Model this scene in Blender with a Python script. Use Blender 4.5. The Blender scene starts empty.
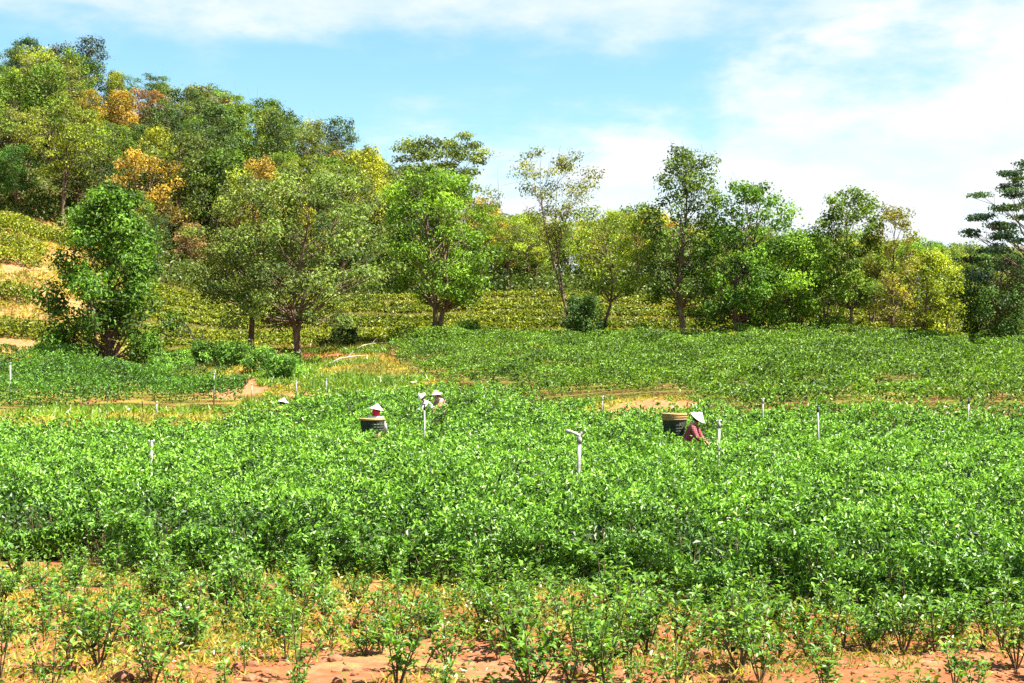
import bpy, bmesh, math, random
import numpy as np
from mathutils import Vector, Matrix

SC = bpy.context.scene
C = SC.collection
random.seed(7)
RNG = np.random.default_rng(11)

# ------------------------------------------------------------------ camera
CAM_Z = 2.4
PITCH = math.radians(1.63)
F = 1422.2
cam_d = bpy.data.cameras.new("Camera")
cam = bpy.data.objects.new("Camera", cam_d)
C.objects.link(cam)
cam.location = (0, 0, CAM_Z)
cam.rotation_euler = (math.radians(90) + PITCH, 0, 0)
cam_d.lens = 50
cam_d.sensor_width = 36
cam_d.clip_start = 0.1
cam_d.clip_end = 9000
SC.camera = cam

# ------------------------------------------------------------------ sky, sun, exposure
SUN_EL, SUN_AZ = math.radians(59), math.radians(108)      # azimuth clockwise from +Y
SKY_STRENGTH = 0.05
w = bpy.data.worlds.new("World")
SC.world = w
w.use_nodes = True
nt = w.node_tree
nt.nodes.clear()


def N(tree, kind, **kw):
    n = tree.nodes.new(kind)
    for k, v in kw.items():
        if k.startswith("i_"):
            n.inputs[k[2:]].default_value = v
        else:
            setattr(n, k, v)
    return n


def math_node(tree, op, a, b=None, c=None, clamp=False):
    n = tree.nodes.new("ShaderNodeMath")
    n.operation = op
    n.use_clamp = clamp
    for i, v in enumerate((a, b, c)):
        if v is None:
            continue
        if isinstance(v, (int, float)):
            n.inputs[i].default_value = v
        else:
            tree.links.new(v, n.inputs[i])
    return n.outputs[0]


def smooth(tree, v, lo, hi):
    n = tree.nodes.new("ShaderNodeMapRange")
    n.interpolation_type = "SMOOTHSTEP"
    n.inputs[1].default_value = lo
    n.inputs[2].default_value = hi
    tree.links.new(v, n.inputs[0])
    return n.outputs[0]


L = nt.links.new
sky = N(nt, "ShaderNodeTexSky")
sky.sky_type = "NISHITA"
sky.sun_disc = False
sky.sun_elevation = SUN_EL
sky.sun_rotation = SUN_AZ
sky.air_density = 1.0
sky.dust_density = 0.4
sky.ozone_density = 1.5
tc = N(nt, "ShaderNodeTexCoord")
sep = N(nt, "ShaderNodeSeparateXYZ")
L(tc.outputs["Generated"], sep.inputs[0])
mp = N(nt, "ShaderNodeMapping")
mp.inputs["Scale"].default_value = (5.0, 5.0, 13.0)
mp.inputs["Rotation"].default_value = (0, math.radians(-14), 0)
L(tc.outputs["Generated"], mp.inputs[0])
nz = N(nt, "ShaderNodeTexNoise", i_Scale=1.0, i_Detail=7.0, i_Roughness=0.55, i_Distortion=0.35)
L(mp.outputs[0], nz.inputs["Vector"])
nz2 = N(nt, "ShaderNodeTexNoise", i_Scale=2.6, i_Detail=6.0, i_Roughness=0.6)
L(mp.outputs[0], nz2.inputs["Vector"])
n0 = math_node(nt, "SUBTRACT", nz.outputs["Fac"], 0.5)
n1 = math_node(nt, "SUBTRACT", nz2.outputs["Fac"], 0.5)
nn = math_node(nt, "MULTIPLY_ADD", n0, 0.31, math_node(nt, "MULTIPLY", n1, 0.13))
x, z = sep.outputs[0], sep.outputs[2]
# big bank of cloud low on the right, thin band high on the left, loose veil elsewhere
d1 = math_node(nt, "ADD", math_node(nt, "SUBTRACT", math_node(nt, "MULTIPLY_ADD", x, 0.25, 0.166), z), nn)
m1 = smooth(nt, d1, -0.040, 0.055)
d2 = math_node(nt, "ADD", math_node(nt, "MULTIPLY_ADD", x, -0.02, z), math_node(nt, "MULTIPLY", nn, 0.35))
m2 = smooth(nt, d2, 0.222, 0.262)
m3 = math_node(nt, "MULTIPLY", smooth(nt, nn, -0.02, 0.10), 0.75)
m4 = math_node(nt, "MULTIPLY", smooth(nt, math_node(nt, "MULTIPLY_ADD", nn, 0.5, x), 0.10, 0.30), 0.42)
m12 = math_node(nt, "MAXIMUM", m1, math_node(nt, "MULTIPLY", m2, 0.72))
m = math_node(nt, "MAXIMUM", m12, math_node(nt, "MAXIMUM", m3, m4))
m = math_node(nt, "MULTIPLY", m, math_node(nt, "MULTIPLY_ADD", n1, 1.5, 0.80), clamp=True)
# cloud kept low over the hills; faded out overhead to cut ambient light
m = math_node(nt, "MULTIPLY", m, math_node(nt, "SUBTRACT", 1.0, smooth(nt, z, 0.30, 0.50)))
hs = N(nt, "ShaderNodeHueSaturation", i_Hue=0.477, i_Saturation=1.12, i_Value=1.08)
L(sky.outputs[0], hs.inputs["Color"])
mix = N(nt, "ShaderNodeMixRGB")
mix.inputs[2].default_value = (5.3, 5.36, 5.5, 1)
L(m, mix.inputs[0])
L(hs.outputs[0], mix.inputs[1])
bg = N(nt, "ShaderNodeBackground", i_Strength=SKY_STRENGTH)
L(mix.outputs[0], bg.inputs["Color"])
wo = N(nt, "ShaderNodeOutputWorld")
L(bg.outputs[0], wo.inputs["Surface"])

sun_d = bpy.data.lights.new("Sun", "SUN")
sun_d.energy = 5.0
sun_d.angle = math.radians(0.5)
sun_d.color = (1.0, 0.95, 0.86)
sun = bpy.data.objects.new("Sun", sun_d)
C.objects.link(sun)
sv = Vector((math.sin(SUN_AZ) * math.cos(SUN_EL), math.cos(SUN_AZ) * math.cos(SUN_EL), math.sin(SUN_EL)))
sun.rotation_euler = (-sv).to_track_quat("-Z", "Y").to_euler()
sun.location = (0, 0, 60)

SC.view_settings.view_transform = "Standard"
SC.view_settings.look = "None"
SC.view_settings.exposure = 2.05
SC.view_settings.gamma = 1.0
SC.view_settings.use_curve_mapping = False
SC.render.engine = "CYCLES"
SC.cycles.max_bounces = 6
SC.cycles.diffuse_bounces = 2
SC.cycles.glossy_bounces = 2
SC.cycles.transmission_bounces = 4
SC.cycles.use_denoising = False
SC.cycles.sample_clamp_indirect = 4


# ------------------------------------------------------------------ small maths
def vnoise(x, y, scale, seed=0):
    x = np.asarray(x, float) / scale
    y = np.asarray(y, float) / scale
    i, j = np.floor(x), np.floor(y)
    fx, fy = x - i, y - j
    fx = fx * fx * (3 - 2 * fx)
    fy = fy * fy * (3 - 2 * fy)

    def h(a, b):
        s = np.sin(a * 127.1 + b * 311.7 + seed * 74.7) * 43758.5453
        return s - np.floor(s)
    return (h(i, j) * (1 - fx) + h(i + 1, j) * fx) * (1 - fy) + (h(i, j + 1) * (1 - fx) + h(i + 1, j + 1) * fx) * fy


def sstep(v, a, b):
    t = np.clip((v - a) / (b - a), 0, 1)
    return t * t * (3 - 2 * t)


# terrain heights: rows = distance from the viewpoint, columns = bearing
TU = np.array([-500, -100, 0, 100, 250, 390, 512, 700, 900, 1100, 1500], float)
TD = np.array([0, 40, 45, 50, 53.5, 62, 75, 90, 96, 102, 115, 130, 150, 170, 200, 260, 400, 900], float)
TZ = np.array([
    [0, 0, 0, 0, 0, 0, 0, 0, 0, 0, 0],
    [0, 0, 0, 0, 0, 0, 0, 0, 0, 0, 0],
    [0, 0, 0, 0, 0, 0.02, .10, .30, .35, .35, .35],
    [.1, .05, .05, .05, .05, .12, .40, .72, .78, .80, .80],
    [.9, .85, .80, .75, .50, .30, .60, 1.25, 1.45, 1.5, 1.5],
    [1.3, 1.3, 1.25, 1.2, 1.05, 1.25, 1.55, 2.1, 2.3, 2.3, 2.3],
    [2.5, 2.4, 2.3, 2.2, 2.3, 2.75, 2.95, 3.2, 3.25, 3.2, 3.1],
    [4.2, 4.0, 3.9, 3.9, 4.2, 4.7, 4.75, 4.75, 4.45, 4.3, 4.0],
    [6.2, 6.0, 5.6, 5.0, 4.8, 5.0, 5.1, 5.1, 4.7, 4.4, 4.1],
    [8.8, 8.8, 8.4, 6.6, 5.9, 6.0, 6.2, 6.2, 5.6, 5.0, 4.6],
    [14, 14, 13.0, 10.5, 8.6, 8.8, 9.2, 9.0, 7.9, 6.7, 6],
    [19, 18.5, 17.2, 15, 12.4, 12.0, 11.8, 11.4, 9.3, 7.6, 7],
    [29, 28.5, 27.5, 25.5, 21.5, 16.5, 12.8, 11.8, 9.6, 8, 7],
    [39, 38.5, 37.5, 34.5, 29.5, 21, 13.5, 12, 9.4, 8, 7],
    [41, 40, 39, 36, 30, 20, 12, 11, 9, 7.5, 7],
    [34, 33, 30, 26, 20, 13, 10, 9, 8, 7, 7],
    [18, 17, 15, 13, 11, 9, 8, 7, 6, 6, 6],
    [6, 6, 6, 6, 6, 6, 6, 6, 6, 6, 6]], float)


def U(x, y):
    return 512 + F * np.asarray(x) / np.maximum(np.asarray(y), 6.0)


def _interp_idx(v, arr):
    k = np.clip(np.searchsorted(arr, v, side="right") - 1, 0, len(arr) - 2)
    t = np.clip((v - arr[k]) / (arr[k + 1] - arr[k]), 0, 1)
    return k, t


def base_h(x, y):
    x = np.asarray(x, float)
    y = np.asarray(y, float)
    u = np.clip(U(x, y), TU[0], TU[-1])
    d = np.clip(y, 0, TD[-1])
    i, s = _interp_idx(u, TU)
    s = s * s * (3 - 2 * s)
    k, t = _interp_idx(d, TD)

    def col(kk):
        kk = np.clip(kk, 0, len(TD) - 1)
        return TZ[kk, i] * (1 - s) + TZ[kk, i + 1] * s
    p1, p2 = col(k), col(k + 1)
    return p1 * (1 - t) + p2 * t


def H(x, y):
    x = np.asarray(x, float)
    y = np.asarray(y, float)
    z = base_h(x, y)
    far = sstep(y, 48, 60)
    z = z + far * ((vnoise(x, y, 6, 3) - .5) * .35 + (vnoise(x, y, 2.2, 4) - .5) * .14)
    near = (1 - sstep(y, 17, 22)) * sstep(y, 3, 8)
    z = z + near * ((vnoise(x, y, 1.5, 5) - .5) * .10 + (vnoise(x, y, .45, 6) - .5) * .07 + (vnoise(x, y, .2, 8) - .5) * .04)
    return z


def Hs(x, y):
    return float(H(np.array([x]), np.array([y]))[0])


def at(px, D):
    """ground point at distance D on the bearing of column px"""
    x = (px - 512) / F * D
    return x, D, Hs(x, D)


def ztop(row, D):
    b = (341.5 - row) / F
    y = math.cos(PITCH) - b * math.sin(PITCH)
    zz = math.sin(PITCH) + b * math.cos(PITCH)
    return CAM_Z + zz / y * D


# ------------------------------------------------------------------ materials
def new_mat(name):
    m = bpy.data.materials.new(name)
    m.use_nodes = True
    m.node_tree.nodes.clear()
    return m, m.node_tree


def leaf_material(name, base=None, lo=0.55, hi=1.55, rough=0.42, trans=0.28, spec=0.5, warm=0.35):
    """leaf colour = base colour (or the object's own colour) varied leaf by leaf"""
    m, t = new_mat(name)
    l = t.links.new
    at_ = N(t, "ShaderNodeAttribute", attribute_name="v")
    if base is None:
        oi = N(t, "ShaderNodeObjectInfo")
        col = oi.outputs["Color"]
    else:
        rgb = N(t, "ShaderNodeRGB")
        rgb.outputs[0].default_value = (*base, 1)
        col = rgb.outputs[0]
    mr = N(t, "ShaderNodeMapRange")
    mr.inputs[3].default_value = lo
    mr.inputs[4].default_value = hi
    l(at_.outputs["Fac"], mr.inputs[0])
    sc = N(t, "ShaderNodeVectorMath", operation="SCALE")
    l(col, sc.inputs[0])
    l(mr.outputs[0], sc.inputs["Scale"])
    # lighter leaves lean to yellow
    mulc = N(t, "ShaderNodeVectorMath", operation="MULTIPLY")
    l(sc.outputs[0], mulc.inputs[0])
    ramp = N(t, "ShaderNodeValToRGB")
    ramp.color_ramp.elements[0].position = 0.35
    ramp.color_ramp.elements[0].color = (0.92, 1, 1.05, 1)
    ramp.color_ramp.elements[1].position = 1.0
    ramp.color_ramp.elements[1].color = (1 + warm, 1 + warm * .35, 0.8, 1)
    l(at_.outputs["Fac"], ramp.inputs[0])
    l(ramp.outputs[0], mulc.inputs[1])
    pb = N(t, "ShaderNodeBsdfPrincipled", i_Roughness=rough)
    pb.inputs["Specular IOR Level"].default_value = spec
    l(mulc.outputs[0], pb.inputs["Base Color"])
    tr = N(t, "ShaderNodeBsdfTranslucent")
    trc = N(t, "ShaderNodeVectorMath", operation="MULTIPLY")
    l(mulc.outputs[0], trc.inputs[0])
    trc.inputs[1].default_value = (1.5, 1.5, 0.6)
    l(trc.outputs[0], tr.inputs["Color"])
    mx = N(t, "ShaderNodeMixShader")
    mx.inputs[0].default_value = trans
    l(pb.outputs[0], mx.inputs[1])
    l(tr.outputs[0], mx.inputs[2])
    o = N(t, "ShaderNodeOutputMaterial")
    l(mx.outputs[0], o.inputs["Surface"])
    return m


def plain_material(name, a, b, scale=8.0, rough=0.8, bump=0.0, stretch=(1, 1, 1), spec=0.3):
    m, t = new_mat(name)
    l = t.links.new
    tcn = N(t, "ShaderNodeTexCoord")
    mpn = N(t, "ShaderNodeMapping")
    mpn.inputs["Scale"].default_value = stretch
    l(tcn.outputs["Object"], mpn.inputs[0])
    n = N(t, "ShaderNodeTexNoise", i_Scale=scale, i_Detail=5.0, i_Roughness=0.6)
    l(mpn.outputs[0], n.inputs["Vector"])
    r = N(t, "ShaderNodeValToRGB")
    r.color_ramp.elements[0].position = 0.32
    r.color_ramp.elements[0].color = (*a, 1)
    r.color_ramp.elements[1].position = 0.68
    r.color_ramp.elements[1].color = (*b, 1)
    l(n.outputs["Fac"], r.inputs[0])
    pb = N(t, "ShaderNodeBsdfPrincipled", i_Roughness=rough)
    pb.inputs["Specular IOR Level"].default_value = spec
    l(r.outputs[0], pb.inputs["Base Color"])
    if bump:
        bn = N(t, "ShaderNodeBump", i_Strength=bump, i_Distance=0.03)
        l(n.outputs["Fac"], bn.inputs["Height"])
        l(bn.outputs[0], pb.inputs["Normal"])
    o = N(t, "ShaderNodeOutputMaterial")
    l(pb.outputs[0], o.inputs["Surface"])
    return m


M = {}
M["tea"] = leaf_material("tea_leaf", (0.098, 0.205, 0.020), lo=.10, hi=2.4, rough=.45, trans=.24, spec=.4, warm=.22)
M["tea_far"] = leaf_material("tea_leaf_upper", (0.112, 0.208, 0.018), lo=.15, hi=2.0, rough=.5, trans=.25, spec=.35, warm=.25)
M["tea_plot"] = leaf_material("tea_leaf_plot", (0.080, 0.185, 0.018), lo=.15, hi=1.9, rough=.5, trans=.25, spec=.35, warm=.25)
M["young"] = leaf_material("young_tea_leaf", (0.078, 0.170, 0.016), lo=.15, hi=2.2, rough=.45, trans=.3, spec=.4)
M["hedge"] = leaf_material("hedge_leaf", (0.165, 0.20, 0.016), lo=.35, hi=1.7, trans=.22, spec=.25)
M["tree_leaf"] = leaf_material("tree_leaf", None, lo=.3, hi=2.15, rough=.55, trans=.28, spec=.25, warm=.14)
M["grass"] = leaf_material("grass_blade", (0.21, 0.20, 0.022), lo=.5, hi=1.7, rough=.6, trans=.35, warm=.45)
M["weed"] = leaf_material("weed_blade", (0.23, 0.215, 0.026), lo=.5, hi=1.7, rough=.6, trans=.35, warm=.5)
M["bark"] = plain_material("bark", (0.055, 0.035, 0.022), (0.21, 0.14, 0.085), 5, .9, .6, (1, 1, .25))
M["bark_pale"] = plain_material("bark_pale", (0.18, 0.14, 0.10), (0.40, 0.33, 0.25), 5, .9, .4, (1, 1, .3))
M["stem"] = plain_material("tea_stem", (0.05, 0.03, 0.016), (0.15, 0.10, 0.05), 14, .85)
M["clod"] = plain_material("soil_clod", (0.14, 0.05, 0.02), (0.27, 0.125, 0.062), 6, .95, .5)
M["pvc"] = plain_material("white_pipe", (0.16, 0.15, 0.13), (0.40, 0.40, 0.38), 7, .5)
M["pipe_dark"] = plain_material("dark_fitting", (0.02, 0.02, 0.022), (0.05, 0.05, 0.05), 20, .5)
M["brass"] = plain_material("grey_nozzle", (0.40, 0.33, 0.30), (0.62, 0.56, 0.52), 20, .45)
M["straw"] = plain_material("straw_hat", (0.70, 0.60, 0.44), (0.80, 0.73, 0.60), 30, .7, .3)
M["straw_white"] = plain_material("white_hat", (0.76, 0.75, 0.74), (0.82, 0.82, 0.82), 30, .7, .2)
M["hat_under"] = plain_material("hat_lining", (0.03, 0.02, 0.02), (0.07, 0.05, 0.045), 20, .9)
M["skin"] = plain_material("skin", (0.30, 0.16, 0.10), (0.36, 0.20, 0.13), 10, .55)
M["hair"] = plain_material("hair", (0.01, 0.008, 0.007), (0.02, 0.016, 0.014), 40, .5)
M["eye"] = plain_material("eye", (0.01, 0.01, 0.01), (0.02, 0.02, 0.02), 5, .2)
M["trouser"] = plain_material("dark_trousers", (0.015, 0.015, 0.02), (0.04, 0.035, 0.045), 12, .9)
M["white_cloth"] = plain_material("white_shirt", (0.62, 0.58, 0.56), (0.78, 0.75, 0.72), 9, .9)
M["pink_cloth"] = plain_material("pink_shirt", (0.55, 0.17, 0.20), (0.70, 0.30, 0.30), 9, .9)
M["orange_cloth"] = plain_material("orange_shirt", (0.5, 0.16, 0.06), (0.62, 0.28, 0.12), 9, .9)
M["red_scarf"] = plain_material("red_scarf", (0.55, 0.015, 0.04), (0.68, 0.04, 0.08), 15, .9)
M["bamboo"] = plain_material("bamboo_rim", (0.22, 0.12, 0.04), (0.44, 0.28, 0.11), 25, .7, .4, (.3, .3, 5))
M["strap"] = plain_material("strap", (0.3, 0.2, 0.1), (0.4, 0.28, 0.15), 25, .8)


def plaid():
    m, t = new_mat("red_checked_shirt")
    l = t.links.new
    tcn = N(t, "ShaderNodeTexCoord")
    cols = []
    for dirn, s in (("X", 7.0), ("Z", 7.0)):
        wv = N(t, "ShaderNodeTexWave", i_Scale=s, i_Distortion=0.4)
        wv.bands_direction = dirn
        l(tcn.outputs["Object"], wv.inputs["Vector"])
        cols.append(wv.outputs["Fac"])
    s = math_node(t, "MULTIPLY", cols[0], cols[1])
    r = N(t, "ShaderNodeValToRGB")
    r.color_ramp.elements[0].color = (0.20, 0.022, 0.035, 1)
    r.color_ramp.elements[1].color = (0.42, 0.14, 0.14, 1)
    r.color_ramp.elements[0].position = .25
    r.color_ramp.elements[1].position = .8
    l(s, r.inputs[0])
    pb = N(t, "ShaderNodeBsdfPrincipled", i_Roughness=.9)
    l(r.outputs[0], pb.inputs["Base Color"])
    o = N(t, "ShaderNodeOutputMaterial")
    l(pb.outputs[0], o.inputs["Surface"])
    return m


def basket_mat(name, c0, c1):
    m, t = new_mat(name)
    l = t.links.new
    tcn = N(t, "ShaderNodeTexCoord")
    wv = N(t, "ShaderNodeTexWave", i_Scale=9.0, i_Distortion=1.5)
    wv.bands_direction = "Z"
    l(tcn.outputs["Object"], wv.inputs["Vector"])
    n = N(t, "ShaderNodeTexNoise", i_Scale=9.0, i_Detail=4.0)
    l(tcn.outputs["Object"], n.inputs["Vector"])
    f = math_node(t, "MULTIPLY", wv.outputs["Fac"], n.outputs["Fac"])
    r = N(t, "ShaderNodeValToRGB")
    r.color_ramp.elements[0].color = (*c0, 1)
    r.color_ramp.elements[1].color = (*c1, 1)
    r.color_ramp.elements[0].position = .15
    r.color_ramp.elements[1].position = .55
    l(f, r.inputs[0])
    pb = N(t, "ShaderNodeBsdfPrincipled", i_Roughness=.7)
    l(r.outputs[0], pb.inputs["Base Color"])
    bn = N(t, "ShaderNodeBump", i_Strength=.8, i_Distance=.02)
    l(wv.outputs["Fac"], bn.inputs["Height"])
    l(bn.outputs[0], pb.inputs["Normal"])
    o = N(t, "ShaderNodeOutputMaterial")
    l(pb.outputs[0], o.inputs["Surface"])
    return m


M["plaid"] = plaid()
M["basket_green"] = basket_mat("green_basket_netting", (0.010, 0.016, 0.008), (0.070, 0.095, 0.045))


def ground_material():
    m, t = new_mat("ground")
    l = t.links.new
    zone = N(t, "ShaderNodeAttribute", attribute_name="grassy")
    shade = N(t, "ShaderNodeAttribute", attribute_name="litter_shade")
    tcn = N(t, "ShaderNodeTexCoord")
    n1 = N(t, "ShaderNodeTexNoise", i_Scale=0.55, i_Detail=8.0, i_Roughness=0.62)
    n2 = N(t, "ShaderNodeTexNoise", i_Scale=5.0, i_Detail=6.0, i_Roughness=0.65)
    n3 = N(t, "ShaderNodeTexNoise", i_Scale=0.23, i_Detail=4.0)
    for n in (n1, n2, n3):
        l(tcn.outputs["Object"], n.inputs["Vector"])
    soil = N(t, "ShaderNodeValToRGB")
    e = soil.color_ramp.elements
    e[0].position, e[0].color = .3, (0.15, 0.052, 0.02, 1)
    e[1].position, e[1].color = .72, (0.36, 0.20, 0.115, 1)
    k = soil.color_ramp.elements.new(.5)
    k.color = (0.23, 0.082, 0.034, 1)
    l(math_node(t, "MULTIPLY_ADD", n2.outputs["Fac"], .5, math_node(t, "MULTIPLY", n1.outputs["Fac"], .5)), soil.inputs[0])
    gr = N(t, "ShaderNodeValToRGB")
    e = gr.color_ramp.elements
    e[0].position, e[0].color = .3, (0.09, 0.105, 0.016, 1)
    e[1].position, e[1].color = .7, (0.28, 0.20, 0.05, 1)
    k = gr.color_ramp.elements.new(.52)
    k.color = (0.17, 0.15, 0.025, 1)
    l(math_node(t, "MULTIPLY_ADD", n2.outputs["Fac"], .4, math_node(t, "MULTIPLY", n3.outputs["Fac"], .6)), gr.inputs[0])
    f = math_node(t, "ADD", zone.outputs["Fac"], math_node(t, "MULTIPLY", math_node(t, "SUBTRACT", n1.outputs["Fac"], .5), 1.6))
    f = math_node(t, "ADD", f, math_node(t, "MULTIPLY", math_node(t, "SUBTRACT", n2.outputs["Fac"], .5), .8))
    f = smooth(t, f, .38, .62)
    mx = N(t, "ShaderNodeMixRGB")
    l(f, mx.inputs[0])
    l(soil.outputs[0], mx.inputs[1])
    l(gr.outputs[0], mx.inputs[2])
    sandy = N(t, "ShaderNodeAttribute", attribute_name="sandy")
    mxs = N(t, "ShaderNodeMixRGB")
    mxs.inputs[2].default_value = (0.33, 0.185, 0.08, 1)
    l(math_node(t, "MULTIPLY", sandy.outputs["Fac"], smooth(t, n2.outputs["Fac"], .25, .6)), mxs.inputs[0])
    l(mx.outputs[0], mxs.inputs[1])
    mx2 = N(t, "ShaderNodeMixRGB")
    mx2.inputs[2].default_value = (0.030, 0.022, 0.010, 1)  # dark tone for leaf litter and painted shade under bushes and between rows
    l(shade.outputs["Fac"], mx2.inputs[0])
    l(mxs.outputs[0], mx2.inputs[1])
    pb = N(t, "ShaderNodeBsdfPrincipled", i_Roughness=.95)
    pb.inputs["Specular IOR Level"].default_value = .1
    l(mx2.outputs[0], pb.inputs["Base Color"])
    bn = N(t, "ShaderNodeBump", i_Strength=.7, i_Distance=.06)
    l(n2.outputs["Fac"], bn.inputs["Height"])
    l(bn.outputs[0], pb.inputs["Normal"])
    o = N(t, "ShaderNodeOutputMaterial")
    l(pb.outputs[0], o.inputs["Surface"])
    return m


M["ground"] = ground_material()


# ------------------------------------------------------------------ mesh helpers
def link(name, me, mat=None, parent=None):
    o = bpy.data.objects.new(name, me)
    C.objects.link(o)
    if mat is not None and me is not None and not me.materials:
        me.materials.append(mat)
    if parent is not None:
        o.parent = parent
    return o


def tag(o, label=None, cat=None, group=None, kind=None):
    if label:
        o["label"] = label
    if cat:
        o["category"] = cat
    if group:
        o["group"] = group
    if kind:
        o["kind"] = kind
    return o


def empty(name, loc=(0, 0, 0), rz=0.0):
    o = bpy.data.objects.new(name, None)
    o.empty_display_size = .2
    C.objects.link(o)
    o.location = loc
    o.rotation_euler = (0, 0, rz)
    return o


def poly_mesh(name, verts, faces_n, idx, v=None, smooth_=False):
    """verts (n,3); faces all with faces_n corners, idx flat"""
    me = bpy.data.meshes.new(name)
    verts = np.ascontiguousarray(verts, dtype=np.float32)
    idx = np.ascontiguousarray(idx, dtype=np.int32).ravel()
    me.vertices.add(len(verts))
    me.vertices.foreach_set("co", verts.ravel())
    nf = len(idx) // faces_n
    me.loops.add(len(idx))
    me.loops.foreach_set("vertex_index", idx)
    me.polygons.add(nf)
    me.polygons.foreach_set("loop_start", np.arange(0, nf * faces_n, faces_n, dtype=np.int32))
    try:
        me.polygons.foreach_set("loop_total", np.full(nf, faces_n, dtype=np.int32))
    except Exception:
        pass
    if v is not None:
        a = me.attributes.new("v", "FLOAT", "FACE")
        a.data.foreach_set("value", np.ascontiguousarray(v, dtype=np.float32))
    me.update(calc_edges=True)
    me.polygons.foreach_set("use_smooth", np.full(nf, smooth_))
    return me


def unit(a):
    return a / np.maximum(np.linalg.norm(a, axis=1, keepdims=True), 1e-9)


def leaf_mesh(name, P, Nn, Ln, Wd, V, rng=RNG, T=None, rich=False):
    n = len(P)
    P = np.asarray(P, float)
    Nn = unit(np.asarray(Nn, float))
    Ln = np.broadcast_to(Ln, n)[:, None]
    Wd = np.broadcast_to(Wd, n)[:, None]
    if T is None:
        T = rng.normal(size=(n, 3))
    T = unit(T - Nn * np.sum(T * Nn, axis=1, keepdims=True))
    B = np.cross(Nn, T)
    if not rich:
        fold = .22
        v = np.stack([P - T * Ln * .5,
                      P + B * Wd * .5 + Nn * Wd * fold - T * Ln * .05,
                      P + T * Ln * .5 - Nn * Ln * .12,
                      P - B * Wd * .5 + Nn * Wd * fold - T * Ln * .05], axis=1)
        idx = (np.arange(n)[:, None] * 4 + np.arange(4)[None, :])
        return poly_mesh(name, v.reshape(-1, 3), 4, idx, V)
    fold = .20
    q = [(-.5, 0, 0), (-.18, 0, .03), (.2, 0, 0), (.5, 0, -.16), (-.2, .46, .02), (.18, .40, -.02), (-.2, -.46, .02), (.18, -.40, -.02)]
    v = np.stack([P + T * Ln * a + B * Wd * b + Nn * (Ln * c + Wd * fold * (abs(b) > 0)) for a, b, c in q], axis=1)
    f4 = np.array([[0, 4, 1, 1], [1, 4, 5, 2], [2, 5, 3, 3], [0, 1, 6, 6], [1, 2, 7, 6], [2, 3, 7, 7]])
    tris = np.array([[0, 4, 1], [1, 4, 5], [1, 5, 2], [2, 5, 3], [0, 1, 6], [1, 7, 6], [1, 2, 7], [2, 3, 7]])
    idx = (np.arange(n)[:, None, None] * 8 + tris[None]).reshape(n, -1)
    return poly_mesh(name, v.reshape(-1, 3), 3, idx, np.repeat(V, 8))


class MB:
    """collects tubes and lathes into one mesh"""

    def __init__(self):
        self.v, self.f = [], []

    def tube(self, pts, rad, n=6, cap=True):
        pts = [Vector(p) for p in pts]
        k0 = len(self.v)
        up = Vector((0.31, 0.17, 0.93))
        for i, p in enumerate(pts):
            a = pts[min(i + 1, len(pts) - 1)] - pts[max(i - 1, 0)]
            if a.length < 1e-6:
                a = Vector((0, 0, 1))
            a.normalize()
            s = a.cross(Vector((1, .13, .07)) if abs(a.z) > .85 else Vector((.05, .08, 1)))
            s.normalize()
            b = a.cross(s)
            r = rad[i] if isinstance(rad, (list, tuple)) else rad
            for j in range(n):
                t = 2 * math.pi * j / n
                self.v.append(p + s * (r * math.cos(t)) + b * (r * math.sin(t)))
        for i in range(len(pts) - 1):
            for j in range(n):
                a0 = k0 + i * n + j
                a1 = k0 + i * n + (j + 1) % n
                self.f.append((a0, a1, a1 + n, a0 + n))
        if cap:
            self.f.append(tuple(k0 + j for j in reversed(range(n))))
            e = k0 + (len(pts) - 1) * n
            self.f.append(tuple(e + j for j in range(n)))
        return self

    def lathe(self, prof, n=24, mat=None, close=False):
        k0 = len(self.v)
        for r, zz in prof:
            for j in range(n):
                t = 2 * math.pi * j / n
                p = Vector((r * math.cos(t), r * math.sin(t), zz))
                self.v.append(mat @ p if mat else p)
        m_ = len(prof)
        for i in range(m_ - 1 + (1 if close else 0)):
            i2 = (i + 1) % m_
            for j in range(n):
                j2 = (j + 1) % n
                self.f.append((k0 + i * n + j, k0 + i * n + j2, k0 + i2 * n + j2, k0 + i2 * n + j))
        return self

    def mesh(self, name, smooth_=True):
        me = bpy.data.meshes.new(name)
        me.from_pydata([tuple(p) for p in self.v], [], self.f)
        me.update()
        me.polygons.foreach_set("use_smooth", [smooth_] * len(me.polygons))
        return me

    def build(self, name, mat, parent=None, smooth_=True):
        return link(name, self.mesh(name, smooth_), mat, parent)


def axis_matrix(loc, axis):
    q = Vector((0, 0, 1)).rotation_difference(Vector(axis).normalized())
    return Matrix.Translation(Vector(loc)) @ q.to_matrix().to_4x4()


# ------------------------------------------------------------------ zones of the place
def front_edge(x):
    """near edge of the mature tea: a slanted row, slightly wavy"""
    x = np.asarray(x, float)
    return 16.5 - .37 * x + .18 * np.sin(x * .9 + 1) + (vnoise(x, x * 0, .7, 21) - .5) * .9 + (vnoise(x, x * 0, 2.1, 22) - .5) * .9


_nu = np.array([-400, 200, 262, 300, 380, 470, 520, 560, 600, 700, 1400], float)
_nd = np.array([50.8, 51, 57, 62, 63, 63, 60.5, 57, 52.5, 50.8, 50.8], float)
_uu = np.array([385, 395, 420, 470, 520, 560, 600, 690, 720, 1400], float)
_ud = np.array([92, 82, 74, 66, 62.5, 60.5, 59.5, 57.5, 51.8, 51.6], float)


def near_far_edge(x, y):
    return np.interp(U(x, y), _nu, _nd)


def upper_mask(x, y):
    u = U(x, y)
    e = np.interp(u, _uu, _ud)
    return (u > 388) & (y > e + (vnoise(x, y, 2, 31) - .5) * 1.2) & (y < 92.3) & ~((worn(x, y) > .4) & (y < 62))


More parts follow.
